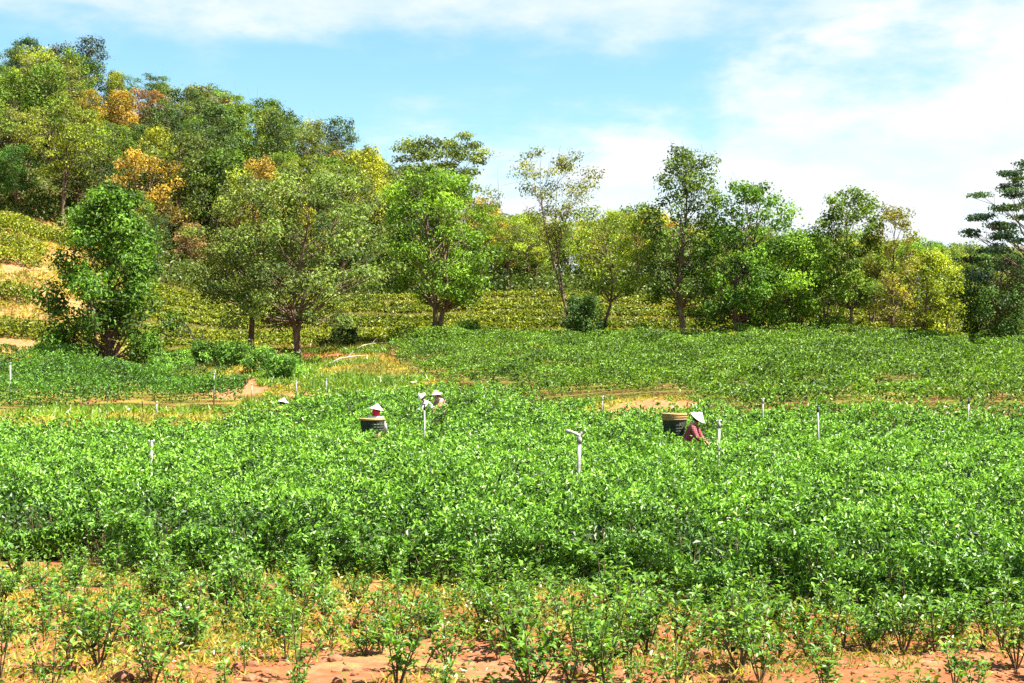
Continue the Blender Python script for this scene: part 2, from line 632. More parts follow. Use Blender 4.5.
def plot_mask(x, y):
    """the small tea plot on the left bank"""
    u = U(x, y)
    return (u < 243) & (y > np.interp(u, [-300, 170, 243], [60.0, 60.5, 62.5])) & (y < np.interp(u, [-300, 60, 140, 243], [84, 82, 77, 66]))


def bare(x, y):
    """gaps with bare soil inside the upper tea"""
    u = U(x, y)
    b = vnoise(x * .5, y, 2.6, 41) + .35 * (vnoise(x, y, .9, 42) - .5)
    return b > .93


def worn(x, y):
    """worn bare earth: the patch before the upper field, the hollow on the bank"""
    u = U(x, y)
    wob = (vnoise(x, y, 1.6, 43) - .5) * .9 + (vnoise(x, y, .6, 44) - .5) * .5
    a = 1.25 - ((u - 640) / 58) ** 2 - ((y - 55) / 3.6) ** 2 + wob
    b = 1.1 - ((u - 238) / 34) ** 2 - ((y - 72) / 6) ** 2 + wob
    c = .9 - ((u - 300) / 40) ** 2 - ((y - 68) / 2.2) ** 2 + wob
    return np.maximum(np.maximum(a, b), c)


# ------------------------------------------------------------------ ground: one sheet to the horizon
def build_ground():
    def lines(spec):
        out = []
        for a, b, s in spec:
            out += list(np.arange(a, b, s))
        return np.array(out + [spec[-1][1]], float)
    xs = lines([(-6000, -1000, 1000), (-1000, -200, 160), (-200, -80, 10), (-80, -40, 2), (-40, -9, .9), (-9, 9, .11), (9, 40, .9), (40, 80, 2), (80, 200, 10), (200, 1000, 160), (1000, 6000, 1000)])
    ys = lines([(-6000, -400, 1400), (-400, -40, 60), (-40, 4, 4), (4, 9, .5), (9, 18, .10), (18, 48, .9), (48, 64, .4), (64, 100, .7), (100, 200, 2), (200, 400, 10), (400, 1200, 80), (1200, 7000, 1000)])
    X, Y = np.meshgrid(xs, ys)
    Z = H(X.ravel(), Y.ravel())
    v = np.stack([X.ravel(), Y.ravel(), Z], 1)
    nx, ny = len(xs), len(ys)
    ii, jj = np.meshgrid(np.arange(nx - 1), np.arange(ny - 1))
    k = (jj * nx + ii).ravel()
    idx = np.stack([k, k + 1, k + 1 + nx, k + nx], 1)
    me = poly_mesh("ground", v, 4, idx, None, True)
    x, y = v[:, 0], v[:, 1]
    u = U(x, y)
    g = np.full(len(x), .62)
    g = np.where(y < 21, .26 + .20 * sstep(y, 12.3, 14.5) - .06 * sstep(x, -1, 4), g)
    # soil in the tea fields, lanes and the worn patches on the bank
    near = (y > front_edge(x)) & (y < near_far_edge(x, y))
    g = np.where(near, .30, g)
    g = np.where(upper_mask(x, y), .62, g)
    g = np.where(worn(x, y) > .5, .03, g)
    g = np.where((u > 255) & (u < 400) & (y > 80) & (y < 96), .18, g)
    g = np.where((u < 200) & (y > 52.5) & (y < 59), .66, g)
    g = np.where((u < 100) & (y > 85) & (y < 130), .46, g)
    g = np.where((y > 96) & (y < 132) & (u > 90), .72, g)
    g = np.where(y > 134, .75, g)
    g = np.where(y > 400, .9, g)
    a = me.attributes.new("grassy", "FLOAT", "POINT")
    a.data.foreach_set("value", g.astype(np.float32))
    sd = np.where((u < 112) & (y > 92) & (y < 131), .6, 0.0)
    sd = np.where(worn(x, y) > .4, .55, sd)
    a = me.attributes.new("sandy", "FLOAT", "POINT")
    a.data.foreach_set("value", sd.astype(np.float32))
    floor_dark = np.where(near, .92, 0.0)  # tea floor darkened as painted shade under the bushes, with leaf litter
    floor_dark = np.where(upper_mask(x, y), .40, floor_dark)
    floor_dark = np.where((y > 95) & (u > 125) | (y > 134), .72, floor_dark)  # shade painted into the terrace gaps; leaf litter in the woods
    a = me.attributes.new("litter_shade", "FLOAT", "POINT")
    a.data.foreach_set("value", floor_dark.astype(np.float32))
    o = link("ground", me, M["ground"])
    tag(o, kind="structure", label="orange earth and yellow grass ground under the tea fields and the hill")


build_ground()

SIDE = 3.0   # metres planted beyond each side of the view


def scatter(y0, y1, dens):
    """random points in the wedge seen from the viewpoint (plus SIDE), dens per m2"""
    w1 = .365 * y1 + SIDE
    n = int((y1 - y0) * 2 * w1 * dens)
    x = RNG.uniform(-w1, w1, n)
    y = RNG.uniform(y0, y1, n)
    k = np.abs(x) < .365 * y + SIDE
    return x[k], y[k]


# ------------------------------------------------------------------ mature tea (reads as one mass)
def pits(x, y):
    """hollows between the shoots where one looks down into the dark of a bush"""
    a = vnoise(x, y, .36, 67) + .45 * (vnoise(x, y, .15, 68) - .5)
    b = vnoise(x, y, .85, 70) + .3 * (vnoise(x, y, .3, 68) - .5)
    return np.maximum(sstep(-a, -.46, -.30), sstep(-b, -.38, -.24))


def tea_top(x, y):
    r = (y - front_edge(x)) / 1.55
    ph = np.abs((r - np.floor(r)) - .5) * 2
    prof = 1 - .16 * ph ** 3
    h = .86 * prof + (vnoise(x, y, 1.2, 51) - .5) * .40 + (vnoise(x, y, .5, 52) - .5) * .46 + (vnoise(x, y, .24, 53) - .5) * .26
    h = h - .50 * pits(x, y)
    edge = np.clip((y - front_edge(x) + .10) / (.35 + .9 * vnoise(x, y * 0, 1.3, 94)), 0, 1)
    low = .25 + .6 * vnoise(x, y * 0, .9, 93)
    h = h * (low + (1 - low) * edge)
    return h


def tea_leaves():
    P, NN, LN, V, TT = [], [], [], [], []

    def add(x, y, z, up, ln, v, tdir=None):
        n = len(x)
        nn = RNG.normal(size=(n, 3)) * .62
        nn[:, 2] += up
        P.append(np.stack([x, y, z], 1))
        NN.append(nn)
        LN.append(np.broadcast_to(ln, n) * RNG.uniform(.7, 1.25, n))
        V.append(np.clip(v, 0, 1))
        t = RNG.normal(size=(n, 3))
        if tdir is not None:
            t[:, 2] += tdir
        TT.append(t)

    for (y0, y1, dens, ln) in ((12.5, 20, 880, .076), (20, 27, 640, .083), (27, 36, 390, .100), (36, 46, 230, .122), (46, 64, 165, .142)):
        x, y = scatter(y0, y1, dens)
        k = (y > front_edge(x) - .05) & (y < near_far_edge(x, y))
        x, y = x[k], y[k]
        k = RNG.random(len(x)) > .82 * pits(x, y)
        x, y = x[k], y[k]
        d = np.minimum(RNG.exponential(.13, len(x)), .65)
        z = H(x, y) + np.maximum(tea_top(x, y) - d, .1)
        clump = vnoise(x, y, .5, 57)
        v = .40 + .18 * RNG.normal(size=len(x)) + (clump - .5) * .3 - .25 * (RNG.random(len(x)) < .25)
        add(x, y, z, .55, ln, v)
        # old leaves deep inside the bushes, coloured darker to paint shade into the gaps
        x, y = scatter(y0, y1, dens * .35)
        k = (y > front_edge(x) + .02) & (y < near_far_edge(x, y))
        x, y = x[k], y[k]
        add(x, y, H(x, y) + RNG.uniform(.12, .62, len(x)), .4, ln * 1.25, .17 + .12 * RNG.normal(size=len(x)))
        # fresh shoots standing above the plucking table
        x, y = scatter(y0, y1, dens * .34)
        k = (y > front_edge(x) - .05) & (y < near_far_edge(x, y)) & (vnoise(x, y, .35, 58) > .35) & (pits(x, y) < .3)
        x, y = x[k], y[k]
        z = H(x, y) + tea_top(x, y) + RNG.uniform(-.02, .10, len(x))
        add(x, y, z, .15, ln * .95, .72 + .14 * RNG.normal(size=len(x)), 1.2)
    # the open front of the first row
    n = 64000
    x = RNG.uniform(-9.5, 9.5, n)
    y = front_edge(x) + np.abs(RNG.normal(size=n)) * .35 - .10 - .25 * vnoise(x, x * 0, .7, 59)
    f = RNG.random(n) ** .8
    lim = .30 + .55 * vnoise(x, y * 0, .55, 91) + .25 * (vnoise(x, y * 0, .2, 92) - .5)
    z = H(x, y) + .05 + f * (np.maximum(tea_top(x, y), np.maximum(lim, .15)) - .05)
    k = (RNG.random(n) < .45 + .55 * f) & (vnoise(x, z * 1.5, .32, 66) > .22)
    add(x[k], y[k], z[k], .25, .078, .40 + .2 * RNG.normal(size=k.sum()))
    P, NN, LN, V, TT = map(np.concatenate, (P, NN, LN, V, TT))
    # people stand in small clearings
    keep = np.ones(len(P), bool)
    for (px, py, rr) in CLEAR:
        keep &= (P[:, 0] - px) ** 2 + (P[:, 1] - py) ** 2 > rr * rr
    P, NN, LN, V, TT = P[keep], NN[keep], LN[keep], V[keep], TT[keep]
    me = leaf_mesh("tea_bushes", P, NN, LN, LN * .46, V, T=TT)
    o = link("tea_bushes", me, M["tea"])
    tag(o, "dense glossy green tea bushes filling the near field like one leafy carpet", "tea bushes", kind="stuff")
    b = MB()
    for k in range(420):
        xx = random.uniform(-9, 9)
        yy = float(front_edge(xx)) + random.uniform(.0, 1.0)
        g = Hs(xx, yy)
        h = random.uniform(.35, .7)
        dx, dy = random.uniform(-.18, .18), random.uniform(-.18, .12)
        b.tube([(xx, yy, g - .03), (xx + dx * .4, yy + dy * .4, g + h * .5), (xx + dx, yy + dy, g + h)], [.012, .009, .005], 4, False)
    b.build("stems", M["stem"], o)
    return o


# people positions, needed for the clearings: (column, distance)
PEOPLE = {"red": (685, 36), "scarf": (375, 39.5), "white": (434.0, 55), "pink": (444.5, 55.8), "hat": (272, 54)}
CLEAR = []
for k_, (u_, d_) in PEOPLE.items():
    CLEAR.append(((u_ - 512) / F * d_, d_, .42 if d_ < 45 else .2))
tea_leaves()


def field_leaves(name, y0, y1, mask, dens, ln, hgt, label, mat, spacing, slope, gap):
    x, y = scatter(y0, y1, dens)
    k = mask(x, y) & ~bare(x, y)
    x, y = x[k], y[k]
    r = (y + slope * x + 1.4 * np.sin(x * .06)) / spacing
    ph = np.abs((r - np.floor(r)) - .5) * 2
    big = (y + slope * x + 1.6 * np.sin(x * .055 + 1) + 2.2 * (vnoise(x, y * 0, 7.0, 65) - .5)) / 5.6
    pb_ = big - np.floor(big)
    top = hgt * (.40 + .78 * (1 - pb_)) * (1 - gap * ph ** 3) + (vnoise(x, y, 1.6, 61) - .5) * .45 + (vnoise(x * .55, y, .62, 62) - .5) * .55
    k = (ph < .74) | (RNG.random(len(x)) < .10)
    k &= (vnoise(x, y, .9, 63) > .14) & ((pb_ < .93) | (pb_ * 0 + vnoise(x, y, 3, 69) < .35))
    x, y, top, ph, pb_ = x[k], y[k], top[k], ph[k], pb_[k]
    n = len(x)
    d = np.minimum(RNG.exponential(.19, n), .75)
    z = H(x, y) + np.maximum(top - d, .06)
    nn = RNG.normal(size=(n, 3)) * .6
    nn[:, 2] += .55
    v = np.clip(.46 + .2 * RNG.normal(size=n) + (vnoise(x, y, 1.5, 64) - .5) * .4 - .26 * (RNG.random(n) < .32), 0, 1)
    LNn = ln * RNG.uniform(.7, 1.3, n)
    me = leaf_mesh(name, np.stack([x, y, z], 1), nn, LNn, LNn * .5, v)
    o = link(name, me, mat)
    tag(o, label, "tea bushes", kind="stuff")


field_leaves("tea_field", 52, 93, upper_mask, 200, .15, 1.05, "green tea bushes in rows on the rising upper field below the trees", M["tea_far"], 1.87, .12, .35)
field_leaves("tea_plot", 58, 85, plot_mask, 230, .14, 1.3, "small plot of dark green tea bushes on the left bank", M["tea_plot"], 2.1, .05, .25)


# ------------------------------------------------------------------ grass, weeds, clods
def blades(name, x, y, hmin, hmax, wd, mat, label, vmean=.5, lean=.35):
    n = len(x)
    h = RNG.uniform(hmin, hmax, n)
    t = RNG.normal(size=(n, 3)) * lean
    t[:, 2] += 1
    t = unit(t)
    z = H(x, y)
    P = np.stack([x, y, z], 1) + t * h[:, None] * .48
    nn = RNG.normal(size=(n, 3))
    v = np.clip(vmean + .2 * RNG.normal(size=n) + (vnoise(x, y, 2.0, 71) - .5) * .5, 0, 1)
    me = leaf_mesh(name, P, nn, h, wd * RNG.uniform(.7, 1.3, n), v, T=t)
    o = link(name, me, mat)
    return tag(o, label, "grass", kind="stuff")


x, y = scatter(9.6, 18.5, 480)
k = (y < front_edge(x) + .2) & (vnoise(x, y, .8, 72) + .35 * (vnoise(x, y, .3, 73) - .5) > .70 - .52 * sstep(y, 11.8, 13.2) - .25 * sstep(-x, 1.8, 3.6) * (y < 14))
blades("weeds", x[k], y[k], .04, .15, .016, M["weed"], "yellow green weeds and dry grass between the young tea plants", .5, 1.1)


# low broad-leaved weeds, greener than the grass
x, y = scatter(9.6, 18.5, 330)
k = (y < front_edge(x) + .1) & (vnoise(x, y, .45, 95) + .4 * (vnoise(x, y, .18, 96) - .5) > .66 - .22 * sstep(y, 11.8, 13.5))
x, y = x[k], y[k]
nn_ = RNG.normal(size=(len(x), 3)) * .5 + np.array([0, -.1, .8])
ln_ = RNG.uniform(.03, .075, len(x))
tag(link("low_weeds", leaf_mesh("low_weeds", np.stack([x, y, H(x, y) + RNG.uniform(.01, .16, len(x))], 1), nn_, ln_, ln_ * .55, np.clip(.5 + .25 * RNG.normal(size=len(x)), 0, 1)),
         leaf_material("weed_leaf", (0.115, 0.17, 0.018), trans=.3)),
    "low broad leaved green weeds on the orange soil between the young tea", "weeds", kind="stuff")


def open_ground(x, y):
    return ~upper_mask(x, y) & ~plot_mask(x, y) & (y > near_far_edge(x, y))


x, y = scatter(50, 98, 70)
u_ = U(x, y)
k = open_ground(x, y) & (vnoise(x, y, 2.4, 74) + .5 * (vnoise(x, y, .7, 75) - .5) > .36)
k &= worn(x, y) < .45
blades("grass", x[k], y[k], .08, .30, .06, M["grass"], "yellow green grass on the bank between the tea plots", .52, .5)
x, y = scatter(94, 120, 32)
k = U(x, y) > 118
blades("terrace_grass", x[k], y[k], .10, .32, .09, M["grass"], "yellow green grass between the terraced hedge rows", .42, .7)
x, y = scatter(96, 131, 55)
u_ = U(x, y)
k = (u_ < 118) & (vnoise(x, y, 2.4, 78) + .5 * (vnoise(x, y, .7, 79) - .5) > .42)
blades("slope_grass", x[k], y[k], .15, .5, .08, M["grass"], "dry yellow grass on the sunny slope under the woods at left", .52, .6)
# lush strip at the foot of the upper field and on the bank
x, y = scatter(50, 90, 60)
u_ = U(x, y)
k = open_ground(x, y) & (vnoise(x, y, 3.0, 76) > .52)
k &= worn(x, y) < .45
blades("undergrowth", x[k], y[k], .15, .5, .09, leaf_material("lush_blade", (0.125, 0.22, 0.02), trans=.35), "bright green undergrowth on the bank below the trees", .5, .6)

# low leafy understory on the hill floor
x, y = scatter(117, 176, 30)
k = (y > 131) | (U(x, y) > 125)
x, y = x[k], y[k]
z = H(x, y) + RNG.uniform(0, 1, len(x)) ** 1.6 * (.4 + 1.5 * vnoise(x, y, 2.5, 77))
nn_ = RNG.normal(size=(len(x), 3)) * .6 + np.array([0, -.1, .6])
ln_ = RNG.uniform(.22, .45, len(x))
tag(link("forest_undergrowth", leaf_mesh("forest_undergrowth", np.stack([x, y, z], 1), nn_, ln_, ln_ * .6, np.clip(.45 + .25 * RNG.normal(size=len(x)), 0, 1)),
         leaf_material("understory", (0.075, 0.11, 0.020), trans=.25, spec=.2)),
    "dark leafy undergrowth on the wooded hillside floor", "undergrowth", kind="stuff")


def clods():
    bm = bmesh.new()
    bmesh.ops.create_icosphere(bm, subdivisions=2, radius=1)
    base = np.array([v.co[:] for v in bm.verts])
    fc = np.array([[v.index for v in f.verts] for f in bm.faces])
    bm.free()
    n = 900
    vs, fs = [], []
    for i in range(n):
        yy = random.uniform(9.8, 14.0) if i % 3 else random.uniform(13.5, 16.5)
        xx = random.uniform(-6.5, 6.5)
        s = random.uniform(.012, .05) * (2.2 if random.random() < .08 else 1)
        b = base * (1 + .35 * (vnoise(base[:, 0] * 3 + i * 3.1, base[:, 1] * 3 + base[:, 2] * 2, 1.0, i % 17) - .5))[:, None]
        b = b * np.array([s * random.uniform(.8, 1.5), s * random.uniform(.8, 1.3), s * .7])
        a = random.uniform(0, 6.28)
        ca, sa = math.cos(a), math.sin(a)
        b = np.stack([b[:, 0] * ca - b[:, 1] * sa + xx, b[:, 0] * sa + b[:, 1] * ca + yy, b[:, 2] + Hs(xx, yy) + s * .2], 1)
        vs.append(b)
        fs.append(fc + i * len(base))
    me = poly_mesh("soil_rubble", np.concatenate(vs), 3, np.concatenate(fs), None, False)
    tag(link("soil_rubble", me, M["clod"]), "crumbled orange soil clods along the bare foreground strip", "soil", kind="stuff")


clods()


# ------------------------------------------------------------------ young tea plants, one by one
def plant_proto(i):
    r = np.random.default_rng(100 + i)
    h = .62
    b = MB()
    P, NN, TT, LN, V = [], [], [], [], []
    ns = (5, 3, 6, 4, 7, 2)[i % 6]
    for s in range(ns):
        a = 2 * math.pi * s / ns + r.uniform(-.5, .5)
        sp = r.uniform(.06, .28)
        hh = h * r.uniform(.5, 1.12) * (1.12 if i % 4 == 1 else .92)
        p0 = Vector((0, 0, -.03))
        p1 = Vector((math.cos(a) * sp * .4, math.sin(a) * sp * .4, hh * .4))
        p2 = Vector((math.cos(a) * sp, math.sin(a) * sp, hh))
        b.tube([p0, p1, p2], [.009, .006, .0025], 5, False)
        nl = int(r.integers(30, 48))
        for k in range(nl):
            t = r.uniform(.22, 1.0) ** .7
            q = p0.lerp(p1, t * 2) if t < .5 else p1.lerp(p2, t * 2 - 1)
            aa = r.uniform(0, 6.283)
            el = r.uniform(-.1, .9)
            d = Vector((math.cos(aa) * math.cos(el), math.sin(aa) * math.cos(el), math.sin(el)))
            ln = r.uniform(.05, .088)
            P.append(q + d * (ln * .5 + r.uniform(0, .05)))
            TT.append(d)
            nv = Vector((0, 0, 1)) - d * d.z + Vector(r.normal(size=3)) * .3
            NN.append(nv)
            LN.append(ln)
            V.append(min(1, max(0, .42 + .2 * r.normal() + .25 * (t - .6))))
    LN = np.array(LN)
    lm = leaf_mesh("foliage", np.array([p[:] for p in P]), np.array([p[:] for p in NN]), LN, LN * .44, np.array(V), r, np.array([p[:] for p in TT]), rich=True)
    lm.materials.append(M["young"])
    sm = b.mesh("stem")
    sm.materials.append(M["stem"])
    return sm, lm


PROTO_PLANT = [plant_proto(i) for i in range(12)]


def young_plant(x, y, s, rz, label, group):
    sm, lm = random.choice(PROTO_PLANT)
    o = empty("young_tea_plant", (x, y, Hs(x, y)), rz)
    o.scale = (s * random.uniform(.9, 1.25), s * random.uniform(.9, 1.25), s)
    tag(o, label, "tea plant", group)
    link("stem", sm, None, o)
    link("foliage", lm, None, o)


PLANT_ROWS = [
    (10.9, .56, .80, "young tea plant with thin stems in the bare orange soil, frontmost planting row", "young tea plants in the frontmost row"),
    (11.7, .50, .82, "young leafy tea plant among soil and weeds, second row from the front", "young tea plants in the second row"),
    (12.6, .27, .85, "young tea plant standing in yellow weeds, third row from the front", "young tea plants in the third row"),
    (13.4, .25, .8, "young tea plant in dense weeds, fourth row from the front", "young tea plants in the fourth row"),
    (14.2, .25, .75, "young tea plant in weeds, last row before the tall mature bushes", "young tea plants in the last row"),
    (15.1, .25, .8, "small young tea plant growing against the foot of the mature bushes", "young tea plants at the foot of the mature bushes"),
    (16.2, .3, .85, "low straggling tea plant at the shaded foot of the mature bushes at left", "straggling tea plants at left"),
]
for (yy, sp, sc_, lab, grp) in PLANT_ROWS:
    x = -.37 * yy - .8
    while x < .37 * yy + .8:
        py = yy - .02 * x * (yy - 9.5) + random.uniform(-.42, .42)
        if py < float(front_edge(x)) - .15 and random.random() < .90:
            young_plant(x, py, sc_ * random.choice([.7, .9, 1.0, 1.1, 1.25]) * random.uniform(.9, 1.1), random.uniform(0, 6.28), lab, grp)
        x += sp * random.choice([.45, .7, 1.0, 1.3, 1.9])


# ------------------------------------------------------------------ trees
def make_tree_meshes(seed, h, prof, nclump, crad, leaf, per, cx=0.0, cy=0.0, trunk_r=.18, forks=1, flat=.62, lean=0.0, base=.25, droop=0.0, twigs=0, shell=.5):
    """prof: [(t, radius m)] crown radius at relative height t"""
    r = np.random.default_rng(seed)
    b = MB()
    ts = np.array([p[0] for p in prof])
    rs = np.array([p[1] for p in prof])
    trunks = []
    for f_ in range(forks):
        a = 2 * math.pi * f_ / max(forks, 1) + r.uniform(0, 1) + .4
        off = 0 if forks == 1 else .10 * h
        pts = []
        n = 7
        kx, ky = r.normal(size=2) * .022 * h
        for i in range(n + 1):
            t = i / n
            q = t ** 1.25
            pts.append(Vector((cx * q + lean * math.sin(t * math.pi) + math.cos(a) * off * q + kx * math.sin(t * 5.3) * (t > 0),
                               cy * q + math.sin(a) * off * q + ky * math.sin(t * 4.1),
                               t * h * .86)))
        pts[0].z = -.3
        rr = trunk_r * (1 if forks == 1 else .75)
        rad = [rr * (1.35 if i == 0 else (1 - .97 * i / n)) + .006 for i in range(n + 1)]
        b.tube(pts, rad, 8, False)
        trunks.append(pts)

    def on_trunk(tr, t):
        t = min(max(t, 0), .999) * (len(tr) - 1)
        i = int(t)
        return tr[i].lerp(tr[i + 1], t - i)

    P, NN, V = [], [], []
    for c in range(nclump):
        t = base + (1 - base) * ((c + r.uniform(0, 1)) / nclump)
        R = float(np.interp(t, ts, rs))
        a = c * 2.39996 + r.uniform(-.7, .7)
        rr = R * math.sqrt(r.uniform(.10, 1.0)) * (1.22 if r.random() < .12 else .95)
        tr = trunks[c % forks]
        ctr = on_trunk(tr, t / .86)
        cr = crad * r.uniform(.65, 1.3) * (.75 + .25 * min(1, R / max(rs)))
        p = Vector((ctr.x + math.cos(a) * rr, ctr.y + math.sin(a) * rr, t * h - droop * rr - (cr * .4 if t > .93 else 0)))
        ta = max(.06, base * .82, t - .10 - .55 * rr / h)
        s = on_trunk(tr, ta / .86)
        mid = s.lerp(p, .5) + Vector((0, 0, -.06 * rr)) + Vector(r.normal(size=3)) * .08 * (rr + .2)
        lr = max(.018, trunk_r * .38 * (1 - .75 * ta))
        b.tube([s, mid, p], [lr, lr * .6, lr * .2], 5, False)
        for q in range(2 + twigs):
            e = p + Vector(r.normal(size=3)) * cr * .75
            b.tube([mid.lerp(p, .6), e], [lr * .3, .006], 4, False)
        m = int(per * (cr / crad) ** 2 * r.uniform(.75, 1.25))
        d = unit(r.normal(size=(m, 3)))
        rad = (shell + (1 - shell) * r.random(m)) * r.choice([1, 1, 1, .6, 1.15], m)
        lump = 1 + .30 * np.sin(d[:, 0] * 5 + c) * np.cos(d[:, 1] * 4 + c * 1.7)
        q = d * (rad * lump)[:, None] * np.array([cr, cr, cr * flat]) + np.array(p[:])
        P.append(q)
        nn = d * .9 + r.normal(size=(m, 3)) * .55
        nn[:, 2] += .5
        NN.append(nn)
        V.append(np.clip(.46 + .17 * r.normal(size=m) + .17 * r.normal(), 0, 1))
    P, NN, V = map(np.concatenate, (P, NN, V))
    k = P[:, 2] > .08
    P, NN, V = P[k], NN[k], V[k]
    LN = leaf * r.uniform(.65, 1.35, len(P))
    cm = leaf_mesh("crown", P, NN, LN, LN * .55, V, r)
    cm.materials.append(M["tree_leaf"])
    tm = b.mesh("trunk")
    tm.materials.append(M["bark"])
    return tm, cm


def place_tree(name, meshes, loc, rz, scale, color, label, cat="tree", group=None, parts=("trunk", "crown")):
    o = empty(name, loc, rz)
    o.scale = scale
    tag(o, label, cat, group)
    link(parts[0], meshes[0], None, o)
    c = link(parts[1], meshes[1], None, o)
    c.color = (*color, 1)
    return o


ROUND = [(0, .5), (.2, .75), (.45, 1), (.7, .9), (.9, .5), (1, .18)]
TALL = [(0, .5), (.2, .85), (.4, 1), (.65, .95), (.85, .75), (1, .4)]
UMBR = [(0, .05), (.35, .25), (.55, .65), (.75, 1), (.9, .85), (1, .45)]
WIDE = [(0, .5), (.2, .85), (.45, 1), (.7, .9), (.88, .6), (1, .25)]
SKIRT = [(0, .7), (.15, .9), (.35, 1), (.6, .8), (.85, .5), (1, .15)]

GREEN = (.075, .150, .016)
BRIGHT = (.115, .200, .018)
OLIVE = (.135, .170, .034)
GREYOL = (.130, .180, .038)
YELLOW = (.20, .235, .020)
DARK = (.058, .110, .024)
BLUEG = (.050, .085, .045)
ORANGE = (.30, .19, .024)
BROWN = (.24, .15, .055)


def edge_tree(name, u, D, top, left, right, prof, ncl, crad, leaf, per, color, label, rowbase=None, **kw):
    xx, yy, zz = at(u, D)
    h = ztop(top, D) - zz
    R = (right - left) / 2 / F * D
    cx = ((left + right) / 2 - u) / F * D
    pr = [(t, f * R * 1.0) for t, f in prof]
    ms = make_tree_meshes(int(u * 13 + D), h, pr, ncl, crad, leaf, per, cx=cx, **kw)
    return place_tree(name, ms, (xx, yy, zz), 0, (1, 1, 1), color, label)


edge_tree("broadleaf_tree", 112, 84, 184, 42, 168, SKIRT, 105, 1.05, .25, 210, GREEN, "dense dark green broadleaf tree with leaves down to the ground by the left tea plot", base=.06, trunk_r=.22, flat=.75)
edge_tree("broadleaf_tree", 250, 88, 176, 186, 322, WIDE, 60, 1.0, .21, 190, OLIVE, "olive spreading tree with a straight pale trunk, left of the twin pair", base=.27, trunk_r=.2, flat=.5)
edge_tree("broadleaf_tree", 299, 87, 162, 226, 414, WIDE, 95, 1.0, .21, 190, GREYOL, "wide grey green tree with a forked trunk and drooping right side", base=.22, trunk_r=.2, forks=2, flat=.6, droop=.22)
edge_tree("broadleaf_tree", 433, 92.4, 165, 383, 503, ROUND, 66, 1.0, .23, 210, BRIGHT, "bright green tree with a short reddish forked trunk at the upper field corner", base=.24, trunk_r=.26, forks=2, flat=.6)
edge_tree("broadleaf_tree", 452, 128, 134, 398, 505, [(0, .05), (.5, .2), (.7, .7), (.88, 1), (1, .7)], 46, 1.3, .28, 200, OLIVE, "flat topped olive tree rising behind the bright forked tree", base=.55, trunk_r=.24, flat=.38)
edge_tree("slender_tree", 572, 94.6, 147, 500, 612, [(0, .05), (.5, .12), (.62, .5), (.75, 1), (.88, .8), (1, .4)], 36, .85, .17, 150, (.16, .17, .032), "thin sparse tree with bare twigs against the white cloud", base=.5, trunk_r=.13, forks=2, flat=.6, twigs=4, lean=-.6)
edge_tree("slender_tree", 598, 95.5, 205, 552, 655, [(0, .05), (.3, .3), (.5, .8), (.75, 1), (.92, .8), (1, .5)], 44, .85, .18, 150, (.20, .26, .02), "lacy yellow green tree with a thin curved trunk beside the dark round bush", base=.34, trunk_r=.12, flat=.6, lean=.7, twigs=2)
edge_tree("tall_tree", 686, 93.6, 146, 642, 720, TALL, 60, .85, .21, 170, (.10, .15, .022), "tallest narrow dark green tree on the field edge with airy top", base=.22, trunk_r=.2, flat=.75, twigs=2)
edge_tree("broadleaf_tree", 742, 94, 180, 694, 800, ROUND, 70, .95, .23, 200, GREEN, "full round green tree right of the tallest narrow tree", base=.10, trunk_r=.2, forks=2, flat=.7)
edge_tree("broadleaf_tree", 797, 93.6, 232, 756, 836, ROUND, 48, .85, .2, 220, BRIGHT, "low bushy bright green tree with dark stems under its crown", base=.08, trunk_r=.13, forks=3, flat=.7)
edge_tree("tall_tree", 850, 93.2, 188, 812, 886, TALL, 50, .85, .2, 210, (.11, .17, .018), "slim upright green tree with a straight dark trunk at the field edge", base=.28, trunk_r=.13, flat=.7)
edge_tree("slender_tree", 893, 93.2, 204, 858, 932, [(0, .2), (.25, .6), (.45, 1), (.65, .75), (.85, .55), (1, .3)], 44, .8, .18, 130, (.18, .17, .025), "sparse topped tree with brown twigs above a yellow green lower crown", base=.2, trunk_r=.13, flat=.6, twigs=3)
edge_tree("broadleaf_tree", 928, 97, 250, 892, 962, ROUND, 40, .85, .2, 210, YELLOW, "small rounded yellow tree right of the sparse topped tree", base=.12, trunk_r=.12, flat=.7)
edge_tree("broadleaf_tree", 997, 99, 248, 952, 1052, ROUND, 60, 1.05, .22, 240, DARK, "dark rounded tree below the layered tree at the field corner", base=.08, trunk_r=.18, flat=.7)
edge_tree("layered_tree", 1050, 86, 155, 958, 1142, [(0, .1), (.28, .6), (.42, 1), (.6, .92), (.8, .75), (1, .35)], 92, .85, .2, 190, BLUEG, "tall blue green tree with flat layered branches cut by the frame", base=.4, trunk_r=.26, flat=.22, droop=.05)


def shrub_meshes(seed, h, R, n, leaf, per, flat=.8):
    return make_tree_meshes(seed, h, [(0, R * .8), (.4, R), (.8, R * .75), (1, R * .3)], n, R * .42, leaf, per, trunk_r=.05, forks=3, base=.12, flat=flat)


